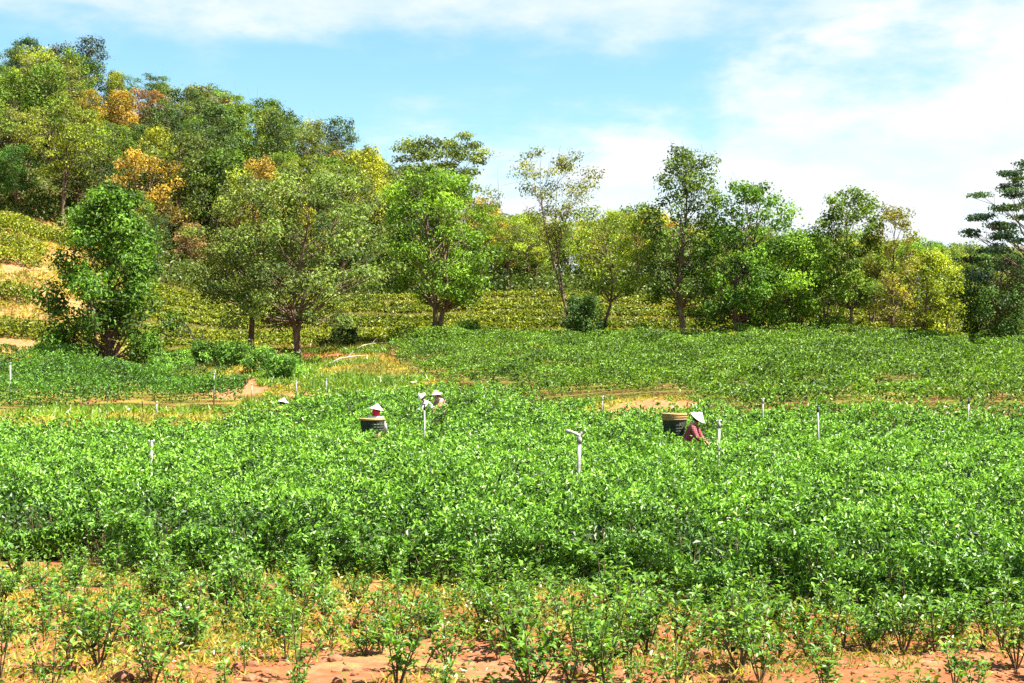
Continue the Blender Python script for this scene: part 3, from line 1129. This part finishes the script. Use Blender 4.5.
dark_bush = shrub_meshes(5, 2.9, 1.35, 26, .17, 200)
light_bush = [shrub_meshes(50 + i, 1.3, 1.0, 18, .15, 130) for i in range(3)]
BP = ("stem", "foliage")
place_tree("shrub", dark_bush, at(584, 94), .4, (1, 1, 1.05), DARK, "dark round bush at the foot of the thin sparse trees", "bush", parts=BP)
for (u, D, s, col, lab) in (
    (640, 95.5, .8, YELLOW, "low yellow bush left of the tallest narrow tree"),
    (470, 95.5, 1.1, GREEN, "low green bush right of the forked tree trunk"),
    (285, 76, 1.0, (.11, .22, .03), "largest bright green shrub on the bank above the worn soil"),
    (262, 80, 1.0, (.11, .21, .03), "pale green shrub behind the largest bank shrub"),
    (235, 83, 1.1, (.11, .21, .03), "pale green shrub in front of the straight olive tree"),
    (205, 84, 1.0, (.11, .21, .03), "green shrub below the bare pale sapling"),
    (178, 82, .9, (.11, .21, .03), "green shrub right of the dense dark tree"),
    (160, 80, .8, (.11, .21, .03), "small green shrub at the foot of the dense dark tree"),
    (75, 88, .9, (.08, .15, .02), "low green shrub on the earth bank at left"),
    (45, 90, .8, (.09, .15, .02), "small shrub on the earth bank near the left hedges"),
    (238, 73, .55, (.05, .11, .02), "small bush overhanging the brown earth hollow"),
    (345, 93, 1.0, (.05, .09, .02), "dark low bush added as the shadow patch right of the twin trees"),  # added bush, coloured dark to stand in for tree shadow
    (820, 95.5, .8, BRIGHT, "small green bush between the low bushy tree and the slim tree"),
    (960, 94, .7, YELLOW, "small yellow bush on the field edge near the layered tree"),
):
    s *= random.uniform(.95, 1.05)
    place_tree("shrub", random.choice(light_bush), at(u, D), random.uniform(0, 6), (s, s, s), col, lab, "shrub", parts=BP)


# bare sapling and dead branches
def bare_sapling():
    xx, yy, zz = at(196, 85)
    o = empty("bare_sapling", (xx, yy, zz))
    tag(o, "bare pale forked sapling without leaves beside the dense dark tree", "sapling")
    b = MB()
    b.tube([(0, 0, -.2), (.05, 0, .7), (-.1, .05, 1.4), (-.5, .1, 2.1), (-.9, .1, 2.7)], [.09, .075, .06, .04, .015], 7)
    b.build("trunk", M["bark_pale"], o)
    for pts in ([(-.02, 0, 1.0), (.35, .1, 1.6), (.45, .1, 2.4)], [(-.35, .05, 1.8), (-.75, -.1, 2.0), (-1.1, -.1, 2.3)], [(.2, .05, 1.35), (.6, .1, 1.5), (.9, .2, 1.9)]):
        b = MB()
        b.tube(pts, [.045, .03, .01], 6)
        b.build("branch", M["bark_pale"], o)


bare_sapling()


def fallen(u0, D0, u1, D1, r, label):
    a, c = at(u0, D0), at(u1, D1)
    o = empty("fallen_branch", a)
    tag(o, label, "dead branch")
    v = Vector(c) - Vector(a)
    b = MB()
    b.tube([Vector((0, 0, r * 1.5)), v * .35 + Vector((0, 0, r + .28)), v * .7 + Vector((0, 0, r + .22)), v + Vector((0, 0, r + .1))], [r, r * .9, r * .7, r * .3], 7)
    b.build("limb", M["bark_pale"], o)
    b = MB()
    b.tube([v * .5 + Vector((0, 0, r + .2)), v * .62 + Vector((.1, .3, r + .6))], [r * .5, r * .1], 5)
    b.build("twig", M["bark_pale"], o)


fallen(324, 80, 368, 84, .055, "pale fallen branch lying on the bank right of the shrubs")
fallen(350, 87, 390, 90, .04, "thin fallen branch lying behind the longer pale one")


# hillside woods: individual trees copied from a few kinds
KINDS = []
for i in range(5):
    h = 9.5 + i * .6
    KINDS.append(make_tree_meshes(300 + i, h, [(t, f * (3.2 + .25 * i)) for t, f in ROUND], 42, 1.35, .34, 120, trunk_r=.2, base=.22, flat=.65, forks=1 + i % 2))
for i in range(3):
    h = 11 + i
    KINDS.append(make_tree_meshes(340 + i, h, [(t, f * 2.5) for t, f in TALL], 36, 1.1, .30, 110, trunk_r=.18, base=.3, flat=.8))
for i in range(3):
    h = 10.5 + i
    KINDS.append(make_tree_meshes(370 + i, h, [(t, f * 3.6) for t, f in UMBR], 34, 1.3, .30, 120, trunk_r=.2, base=.4, flat=.45, forks=2, twigs=2))

hill_spots = []
KIND_H = [max(v.co.z for v in k_[1].vertices) for k_ in KINDS]
SKY_U = [-100, 0, 60, 110, 190, 225, 300, 345, 385, 400, 480, 520, 560, 640, 700, 800, 900, 1000, 1100]
SKY_ROW = [30, 36, 42, 72, 78, 92, 96, 110, 158, 176, 198, 206, 222, 206, 222, 226, 238, 244, 238]


def hill_tree(u, D, sc, color, label, group=None, kind=None, name="hill_tree"):
    k = random.randrange(len(KINDS)) if kind is None else kind
    s = sc * random.uniform(.95, 1.05)
    if kind is None:
        row = float(np.interp(u, SKY_U, SKY_ROW)) + random.uniform(-4, 14)
        if D < 157 and 72 < u < 162:
            row = max(row, 122)
        s = min(s, (ztop(row, D) - Hs((u - 512) / F * D, D)) / KIND_H[k])
        if s < .33:
            return None
    hill_spots.append(((u - 512) / F * D, D))
    return place_tree(name, KINDS[k], at(u, D), random.uniform(0, 6.28), (s * random.uniform(.9, 1.1), s * random.uniform(.9, 1.1), s), color, label, "tree", group)


# ones that stand out
hill_tree(85, 168, .82, (.045, .06, .028), "dark brownish tree standing highest on the ridge", kind=6)
hill_tree(111, 171, .50, (.04, .05, .03), "small isolated dark tree poking above the ridge", kind=5)
hill_tree(58, 168, .80, (.075, .08, .045), "grey brown rounded tree on the ridge left of the highest one", kind=1)
hill_tree(26, 168, .70, (.035, .075, .022), "dark green broad tree at the left end of the ridge", kind=2)
hill_tree(88, 156, .62, (.24, .185, .02), "golden yellow tree below the highest dark ridge tree", kind=1)
hill_tree(118, 158, .62, ORANGE, "bright orange tree in the middle of the wooded hill", kind=0)
hill_tree(143, 162, .55, (.22, .11, .035), "rusty orange brown tree beside the bright orange one", kind=3)
hill_tree(203, 168, .72, (.055, .085, .022), "dark dome shaped tree on the ridge top", kind=8)
hill_tree(222, 169, .55, (.13, .075, .035), "small reddish brown tree right of the dome shaped ridge tree", kind=4)
hill_tree(190, 127, .42, BROWN, "small dry brown tree low on the hill behind the dense dark tree", kind=0)
hill_tree(505, 150, .62, (.24, .15, .03), "orange yellow tree behind the thin sparse tree", kind=2)
hill_tree(530, 138, .62, YELLOW, "bright yellow tree low behind the thin sparse tree", kind=0)
hill_tree(15, 133, .55, (.055, .13, .020), "deep emerald tree low on the hill at left", kind=3)

PAL = [GREEN, BRIGHT, OLIVE, GREEN, (.14, .20, .02), DARK, (.06, .13, .03), (.17, .22, .02), (.07, .11, .02), (.19, .23, .02), (.10, .18, .02), (.24, .19, .03), (.05, .10, .022)]
for u, D, s in ((640, 120, .78), (668, 121, .74), (722, 107, .74), (772, 109, .74), (826, 108, .72), (872, 107, .68), (912, 109, .66), (946, 106, .58), (535, 121, .78), (508, 119, .8), (612, 122, .7)):
    c = random.choice([YELLOW, (.16, .22, .022), BRIGHT, BRIGHT, GREEN])
    hill_tree(u, D, s, c, "leafy green or yellowish tree in the low wood behind the field edge trees", "trees of the wood behind the field edge")
tries = 0
COUNT = 0
while tries < 12000 and COUNT < 262:
    tries += 1
    u = random.uniform(-90, 1110)
    D = random.uniform(131 if u < 130 else (119 if u < 700 else 113), 176 if u < 400 else 150)
    xx = (u - 512) / F * D
    ms = 4.2 if u < 480 else 4.0
    if any((xx - a) ** 2 + (D - b) ** 2 < ms * ms for a, b in hill_spots):
        continue
    s = random.uniform(.68, 1.02)
    if u > 420:
        s *= float(np.interp(u, [420, 520, 640, 700, 1000], [.95, .86, .86, .84, .80]))
    if D < 127 and u < 480:
        s *= .66
    if D > 160 and u < 180:
        s *= .85
    c = random.choice(PAL)
    if u > 480 and random.random() < .65:
        c = random.choice([YELLOW, (.16, .22, .022), (.22, .19, .03), BRIGHT, BRIGHT, GREEN])
    f = random.uniform(.75, 1.25)
    c = (c[0] * f * 1.18, c[1] * f, c[2] * f)
    lg = ("leafy tree in the mixed woods covering the hillside at left", "trees of the hillside woods") if u < 480 else ("leafy green or yellowish tree in the low wood behind the field edge trees", "trees of the wood behind the field edge")
    if hill_tree(u, D, s, c, lg[0], lg[1]) is not None:
        COUNT += 1


# ------------------------------------------------------------------ terraced hedge rows behind the trees
def hedge(D, u0, u1, label, group, dense=42, wd=.55, ht=.7, dip=0.0):
    x0, x1 = (u0 - 512) / F * D, (u1 - 512) / F * D
    n = int((x1 - x0) * dense)
    x = RNG.uniform(x0, x1, n)
    k = vnoise(x, x * 0 + D, 1.4, 81) > .1
    x = x[k]
    n = len(x)
    a = RNG.uniform(0, math.pi, n)
    yc = D + .5 * np.sin(x * .11 + D) + dip * (x - x0)
    y = yc + np.cos(a) * wd * RNG.uniform(.6, 1.05, n)
    z = H(x, yc) + np.abs(np.sin(a)) * ht * RNG.uniform(.45, 1.1, n) + .05
    mx_, my_ = (x0 + x1) / 2, D
    mz_ = Hs(mx_, my_)
    nn = RNG.normal(size=(n, 3)) * .6
    nn[:, 1] += np.cos(a) * .8
    nn[:, 2] += np.sin(a)
    LNn = .24 * RNG.uniform(.7, 1.3, n)
    v = np.clip(.48 + .2 * RNG.normal(size=n) + (vnoise(x, y, 3, 82) - .5) * .4, 0, 1)
    me = leaf_mesh("tea_hedge", np.stack([x - mx_, y - my_, z - mz_], 1), nn, LNn, LNn * .55, v)
    o = link("tea_hedge", me, M["hedge"])
    o.location = (mx_, my_, mz_)
    tag(o, label, "hedge", group)


for i in range(8):
    hedge(95.6 + i * 2.8, 135 + random.uniform(-15, 15), 1090, "low trimmed tea hedge row on the yellowish terraces behind the field edge trees", "terraced hedge rows behind the trees", dense=150, wd=.42, ht=.42)
for (D, u0, u1, dip, lab) in ((128, -80, 84, -.05, "topmost tea hedge row on the sunny slope under the woods at left"),
                              (124, -80, 44, .1, "second tea hedge row from the top on the sunny left slope"),
                              (117, -80, 40, .15, "tea hedge row just above the pale earth path on the left slope"),
                              (111, -80, 32, .15, "tea hedge row just below the pale earth path on the left slope"),
                              (102, -80, 34, .05, "short hedge row above the lowest left hedge"),
                              (96.5, -80, 92, .0, "lowest thick hedge row above the orange earth bank at left")):
    hedge(D, u0, u1, lab, "hedge rows on the left slope", dense=330, wd=1.05, ht=1.15, dip=dip)


# ------------------------------------------------------------------ sprinkler pipes
def sprinkler(u, D, top, label, style="small", lean=0.0, r=.030):
    xx, yy, zz = at(u, D)
    zt = ztop(top, D)
    h = zt - zz
    o = empty("sprinkler_pipe", (xx, yy, zz))
    tag(o, label, "sprinkler pipe", "white sprinkler pipes in the tea")
    b = MB()
    hp = h - (.16 if style != "bare" else 0)
    b.tube([(0, 0, -.2), (lean * .5, 0, hp * .5), (lean, 0, hp)], r, 10)
    b.build("pipe", M["pvc"], o)
    if style == "bare":
        b = MB()
        b.lathe([(r * .2, hp + .03), (r * 1.25, hp + .028), (r * 1.25, hp - .06), (r * .9, hp - .06)], 12)
        c = b.build("cap", M["pvc"], o)
        c.location.x = lean
        return o
    b = MB()
    b.lathe([(r * .7, hp + .07), (r * .95, hp + .06), (r * 1.35, hp + .02), (r * 1.35, hp - .05), (r * 1.02, hp - .05)], 12)
    c = b.build("coupling", M["pipe_dark"] if style == "dark" else M["pvc"], o)
    c.location.x = lean
    s = 1.0 if style == "fork" else .55
    hd = MB()
    zc = hp + .06
    hd.tube([(0, 0, zc - .01), (0, 0, zc + .05 * s)], .024 * s + .006, 8)
    if style == "fork":
        hd.tube([(0, 0, zc + .02), (-.06, 0, zc + .055), (-.15, 0, zc + .09)], [.028, .026, .022], 8)
        hd.tube([(0, 0, zc + .02), (.05, 0, zc + .06), (.08, 0, zc + .09)], [.026, .024, .02], 8)
    else:
        hd.tube([(-.05 * s, 0, zc + .05 * s), (.10 * s, 0, zc + .10 * s)], [.026 * s + .006, .02 * s + .004], 8)
        hd.tube([(-.03 * s, .02, zc + .05 * s), (-.12 * s, .02, zc + .09 * s)], [.016 * s + .004, .016 * s + .004], 6)
    head = hd.build("sprinkler_head", M["pipe_dark"] if style == "dark" else M["brass"], o)
    head.location.x = lean
    if style == "fork":
        for pts in ([(-.15, 0, zc + .09), (-.235, 0, zc + .105)], [(.08, 0, zc + .09), (.115, 0, zc + .105)]):
            b = MB()
            b.tube(pts, [.036, .03], 8)
            b.build("nozzle", M["pvc"], head)
    return o


POSTS = [
    (152, 25.6, 438, "short white sprinkler pipe standing alone in the near tea at left", "small", 0, .026),
    (424.5, 38, 402, "thin white pipe with dark cap in front of the pickers in white and pink", "dark", 0, .024),
    (577.5, 24.6, 431, "stout white pipe with wide forked sprinkler head in the middle of the near tea", "fork", 0, .037),
    (717, 31, 418, "white pipe with small nozzle beside the picker in the red checked shirt", "small", .03, .032),
    (818.5, 37.5, 404, "tall thin white pipe with dark nozzle right of the red shirted picker", "dark", 0, .028),
    (762.5, 46.5, 397, "white pipe on the field rim between the red shirted picker and tall thin pipe", "small", 0, .026),
    (966, 45.5, 397, "leaning white pipe at the far rim of the near tea, rightmost one there", "dark", .08, .03),
    (801, 73, 345, "upper field white pipe below the low bushy tree", "small", 0, .034),
    (757, 76, 347, "faint short pipe in the upper field below the round green tree", "small", 0, .026),
    (608, 78, 343, "white pipe in the upper field below the dark round bush", "small", 0, .03),
    (588, 68, 366, "faint pipe low in the upper field left of the bare soil patch", "small", 0, .022),
    (602, 55.0, 395, "thin pipe at the left end of the bare soil patch", "small", 0, .024),
    (904, 78, 346, "short pipe in the upper field below the sparse topped tree", "small", 0, .036),
    (998, 79, 344, "short pipe in the upper field below the layered tree", "small", 0, .034),
    (783, 55, 384, "faint grey pipe in the front rows of the upper field", "dark", 0, .024),
    (10.5, 63, 363, "white stake in the small left plot near the frame edge", "bare", 0, .042),
    (157, 58, 402, "grey white stake on the front edge of the small left plot", "bare", 0, .034),
    (214, 64, 374, "white stake at the right end of the small left plot", "bare", 0, .032),
    (252, 66, 384, "white stake in front of the brown earth hollow", "bare", 0, .03),
    (297, 67, 381, "tilted white stake on the soil below the largest bank shrub", "bare", -.06, .036),
    (326, 67, 379, "thin white stake on the grass right of the tilted one", "bare", 0, .028),
    (484, 58, 392, "short faint pipe right of the two distant pickers", "bare", 0, .028),
    (433, 90, 338, "short pale stake at the foot of the forked bright tree", "bare", 0, .04),
]
for p in POSTS:
    sprinkler(p[0], p[1], p[2], p[3], p[4], p[5] + random.uniform(-.03, .03), p[6] * .9)


# ------------------------------------------------------------------ people
def skin_obj(name, verts, edges, mat, parent=None, root=0, levels=2):
    me = bpy.data.meshes.new(name)
    me.from_pydata([v[0] for v in verts], edges, [])
    me.update()
    o = link(name, me, mat, parent)
    md = o.modifiers.new("Skin", "SKIN")
    md.use_smooth_shade = True
    if not me.skin_vertices:
        me.skin_vertices.new()
    for i, v in enumerate(verts):
        r = v[1]
        sv_ = me.skin_vertices[0].data[i]
        sv_.radius = r if isinstance(r, tuple) else (r, r)
        sv_.use_root = i == root
    sd = o.modifiers.new("Subsurf", "SUBSURF")
    sd.levels = sd.render_levels = levels
    return o


def person(loc, face, bend, shirt, hat_mat, label, crouch=0.0, hat_tilt=None, scarf=None, reach=.28, hat_r=.215, hat_h=.17):
    """face: heading of local +X. bend: trunk angle from upright (rad)."""
    hip_z = .88 - crouch
    hip = Vector((0, 0, hip_z))
    d = Vector((math.sin(bend), 0, math.cos(bend)))
    chest = hip + d * .36
    neck = hip + d * .52
    hdv = Vector((math.sin(bend * .75), 0, math.cos(bend * .75)))
    chin = neck + hdv * .05
    head = neck + hdv * .155
    crown_ = neck + hdv * .235
    fwd = Vector((hdv.z, 0, -hdv.x))
    vs, ed = [], []

    def chain(pts, start=None):
        prev = start
        for p, r in pts:
            vs.append((tuple(p), r))
            if prev is not None:
                ed.append((prev, len(vs) - 1))
            prev = len(vs) - 1
        return prev
    pelvis = chain([(hip, (.125, .10))])
    tor = chain([(hip + d * .2, (.115, .085)), (chest, (.13, .095)), (neck - d * .03, (.07, .06)), (chin, (.05, .05))], pelvis)
    nk = tor
    chestid = pelvis + 2
    hd_ = chain([(head - hdv * .03, (.07, .08)), (head + hdv * .03, (.075, .088)), (crown_ - hdv * .02, (.055, .065))], nk)
    chain([(head + fwd * .085, .014), (head + fwd * .105 - hdv * .02, .010)], hd_ - 2)
    hands, elbows, shoulders = [], [], []
    for s in (-1, 1):
        sh = hip + d * .45 + Vector((0, s * .17, 0))
        el = sh + Vector((.10 + .05 * math.sin(bend), s * .06, -.26))
        ha = el + Vector((reach * .75, -s * .05, -.12))
        shoulders.append(sh)
        elbows.append(el)
        hands.append(ha)
        w_ = chain([(sh, .05), (el, .038), (ha, .027)], chestid)
        hv = (ha - el).normalized()
        side = Vector((0, 1, 0))
        palm = chain([(ha + hv * .05, (.036, .018))], w_)
        for fi, (off, ln) in enumerate(((-.027, .062), (-.009, .074), (.009, .069), (.027, .054))):
            p0 = ha + hv * .08 + side * off
            chain([(p0, .0095), (p0 + hv * ln * .55 + Vector((0, 0, -.008)), .0085), (p0 + hv * ln * .8 + Vector((0, 0, -.034)), .007)], palm)
        th = ha + hv * .025 + side * (-s * .035)
        chain([(th, .011), (th + hv * .035 + side * (-s * .018), .0095)], w_)
    for s in (-1, 1):
        kn = Vector((.06 + crouch * .45, s * .10, hip_z * .52))
        an = Vector((-.02, s * .11, .09))
        if crouch > .3:
            kn = Vector((.30, s * .13, hip_z * .75 + .05))
        chain([(hip + Vector((0, s * .09, -.05)), .095), (kn, .062), (an, .042), (an + Vector((.10, 0, -.045)), (.04, .03))], pelvis)
    o = skin_obj("person", vs, ed, M["skin"], None, 0)
    o.location = loc
    o.rotation_euler = (0, 0, face)
    tag(o, label, "person", "tea pickers among the bushes")
    # shirt
    vs2, ed2 = [], []

    def ch2(pts, start=None):
        prev = start
        for p, r in pts:
            vs2.append((tuple(p), r))
            if prev is not None:
                ed2.append((prev, len(vs2) - 1))
            prev = len(vs2) - 1
        return prev
    a0 = ch2([(hip + Vector((0, 0, -.06)), (.150, .125))])
    ch2([(hip + d * .2, (.150, .125)), (chest, (.170, .140)), (neck - d * .05, (.105, .095))], a0)
    for s in range(2):
        ch2([(shoulders[s], .086), (elbows[s], .070), (elbows[s].lerp(hands[s], .85), .054)], 2)
    skin_obj("shirt", vs2, ed2, shirt, o, 0)
    vs2.clear()
    ed2.clear()
    a0 = ch2([(hip + Vector((0, 0, .02)), (.146, .122)), (hip + Vector((0, 0, -.08)), (.150, .126))])
    for s in (-1, 1):
        kn = Vector((.06 + crouch * .45, s * .10, hip_z * .52))
        if crouch > .3:
            kn = Vector((.30, s * .13, hip_z * .75 + .05))
        an = Vector((-.02, s * .11, .13))
        ch2([(hip + Vector((0, s * .09, -.09)), .110), (kn, .078), (an, .058)], a0)
    skin_obj("trousers", vs2, ed2, M["trouser"], o, 0)
    # hair, eyes, scarf
    hr = MB()
    hr.lathe([(.0, .155), (.05, .148), (.088, .11), (.10, .05), (.094, -.02), (.07, -.05)], 16, axis_matrix(head - fwd * .022, hdv) @ Matrix.Translation((0, 0, -.03)))
    hr.build("hair", M["hair"], o)
    for s in (-1, 1):
        b = MB()
        b.lathe([(0.001, .012), (.009, .008), (.012, 0), (.009, -.008), (.001, -.012)], 8, Matrix.Translation(head + fwd * .080 + Vector((0, s * .031, 0)) + hdv * .015))
        b.build("eye", M["eye"], o)
    if scarf is not None:
        b = MB()
        b.lathe([(.072, .11), (.108, .08), (.115, 0.02), (.105, -.03), (.095, -.06), (.10, -.085), (.06, -.09)], 18, axis_matrix(head - hdv * .05 - fwd * .012, hdv))
        b.build("scarf", scarf, o)
    # conical hat
    ax = (hdv if hat_tilt is None else Vector(hat_tilt)).normalized()
    hb = MB()
    R_, hh = hat_r, hat_h
    top = head + hdv * .03
    prof = [(.004, hh), (.03, hh * .90), (R_ * .5, hh * .46), (R_, 0.0), (R_ + .004, -.008), (R_ - .008, -.008), (R_ * .5, hh * .38), (.004, hh * .84)]
    hb.lathe(prof, 32, axis_matrix(top, ax))
    hat = hb.build("hat", hat_mat, o)
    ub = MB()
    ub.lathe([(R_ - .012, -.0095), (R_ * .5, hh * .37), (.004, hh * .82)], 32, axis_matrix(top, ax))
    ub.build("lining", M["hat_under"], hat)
    return o


def basket(loc, R, h, rimh, label, rz=0.0):
    o = empty("harvest_basket", loc, rz)
    tag(o, label, "basket", "harvest baskets worn by the pickers")
    b = MB()
    b.lathe([(.001, 0), (R * .72, 0), (R * .80, h * .06), (R * .94, h * .5), (R, h - rimh), (R * .985, h - rimh - .004), (R * .92, h * .5), (R * .78, h * .08), (.001, .03)], 40)
    for k in range(5):
        zz = (h - rimh) * (k + .6) / 5.2
        rr_ = R * float(np.interp(zz / h, [0, .06, .5, 1], [.72, .80, .94, 1.0]))
        b.lathe([(rr_ + .012 * math.cos(a), zz + .012 * math.sin(a)) for a in (0, 1.57, 3.14, 4.71)], 40, close=True)
    for k in range(22):
        a = 2 * math.pi * k / 22
        b.tube([(math.cos(a) * R * f, math.sin(a) * R * f, h * g) for f, g in ((.80, .05), (.95, .5), (1.0, (h - rimh) / h))], .009, 4, False)
    b.build("body", M["basket_green"], o)
    b = MB()
    b.lathe([(R * .99, h - rimh - .012), (R * 1.03, h - rimh + .01), (R * 1.05, h - .02), (R * 1.07, h), (R * 1.03, h + .012), (R * 1.0, h), (R * .985, h - rimh)], 40, close=True)
    b.build("rim", M["bamboo"], o)
    b = MB()
    for k in range(3 if rimh > .1 else 1):
        zz = h - rimh * (k + .5) / (3 if rimh > .1 else 1)
        b.lathe([(R * 1.045 + .014 * math.cos(a), zz + .014 * math.sin(a)) for a in (0, 1.57, 3.14, 4.71)], 40, close=True)
    b.build("hoops", M["bamboo"], o)
    n = 260
    a = RNG.uniform(0, 6.283, n)
    rr = R * .93 * np.sqrt(RNG.random(n))
    P = np.stack([rr * np.cos(a), rr * np.sin(a), h - .10 - rr * .1 + RNG.uniform(0, .06, n)], 1)
    nn = RNG.normal(size=(n, 3)) * .5
    nn[:, 2] += 1
    lm = leaf_mesh("picked_leaves", P, nn, .09, .04, RNG.uniform(.4, .9, n))
    link("picked_leaves", lm, M["young"], o)
    for s in (-1, 1):
        b = MB()
        b.tube([(R * 1.04, s * .13, h - .06), (R + .12, s * .14, h + .02), (R + .20, s * .13, h - .10), (R * .95 + .02, s * .12, h * .35)], .012, 6)
        b.build("strap", M["strap"], o)
    return o


def P3(key):
    u, D = PEOPLE[key]
    return at(u, D)


x, y, z = P3("red")
person((x, y, z), -.35, .52, M["plaid"], M["straw_white"], "tea picker in red checked shirt and white conical hat bending over the bushes", hat_tilt=(.62, -.1, .78), reach=.20, hat_r=.20, hat_h=.17)
basket((x - .245, y + .24, ztop(436, y)), .30, .56, .17, "large green netted basket with tan rim on the back of the red shirted picker", -.1)
x, y, z = P3("scarf")
person((x, y, z), math.radians(80), .25, M["white_cloth"], M["straw"], "tea picker in white with red scarf under a cream conical hat", hat_tilt=(.10, -.18, 1.0), scarf=M["red_scarf"], crouch=-.07)
basket((x - .02, y - .42, ztop(434, y - .42)), .33, .42, .05, "dark green netted basket on the back of the picker with red scarf", math.radians(85))
x, y, z = P3("white")
person((x, y, z), math.radians(195), .85, M["white_cloth"], M["straw"], "distant tea picker in a white shirt with tilted cream hat, bending behind a thin pipe", hat_tilt=(.75, .1, .7), crouch=.10)
x, y, z = P3("pink")
person((x, y, z), math.radians(215), .6, M["pink_cloth"], M["straw"], "distant tea picker in a pink shirt under a pale conical hat", hat_tilt=(.15, 0, 1), crouch=.24)
x, y, z = P3("hat")
person((x, y, z), math.radians(15), .7, M["orange_cloth"], M["straw_white"], "tea picker almost hidden in the bushes, only the white hat clearly showing", hat_tilt=(.2, .1, 1), crouch=.36)
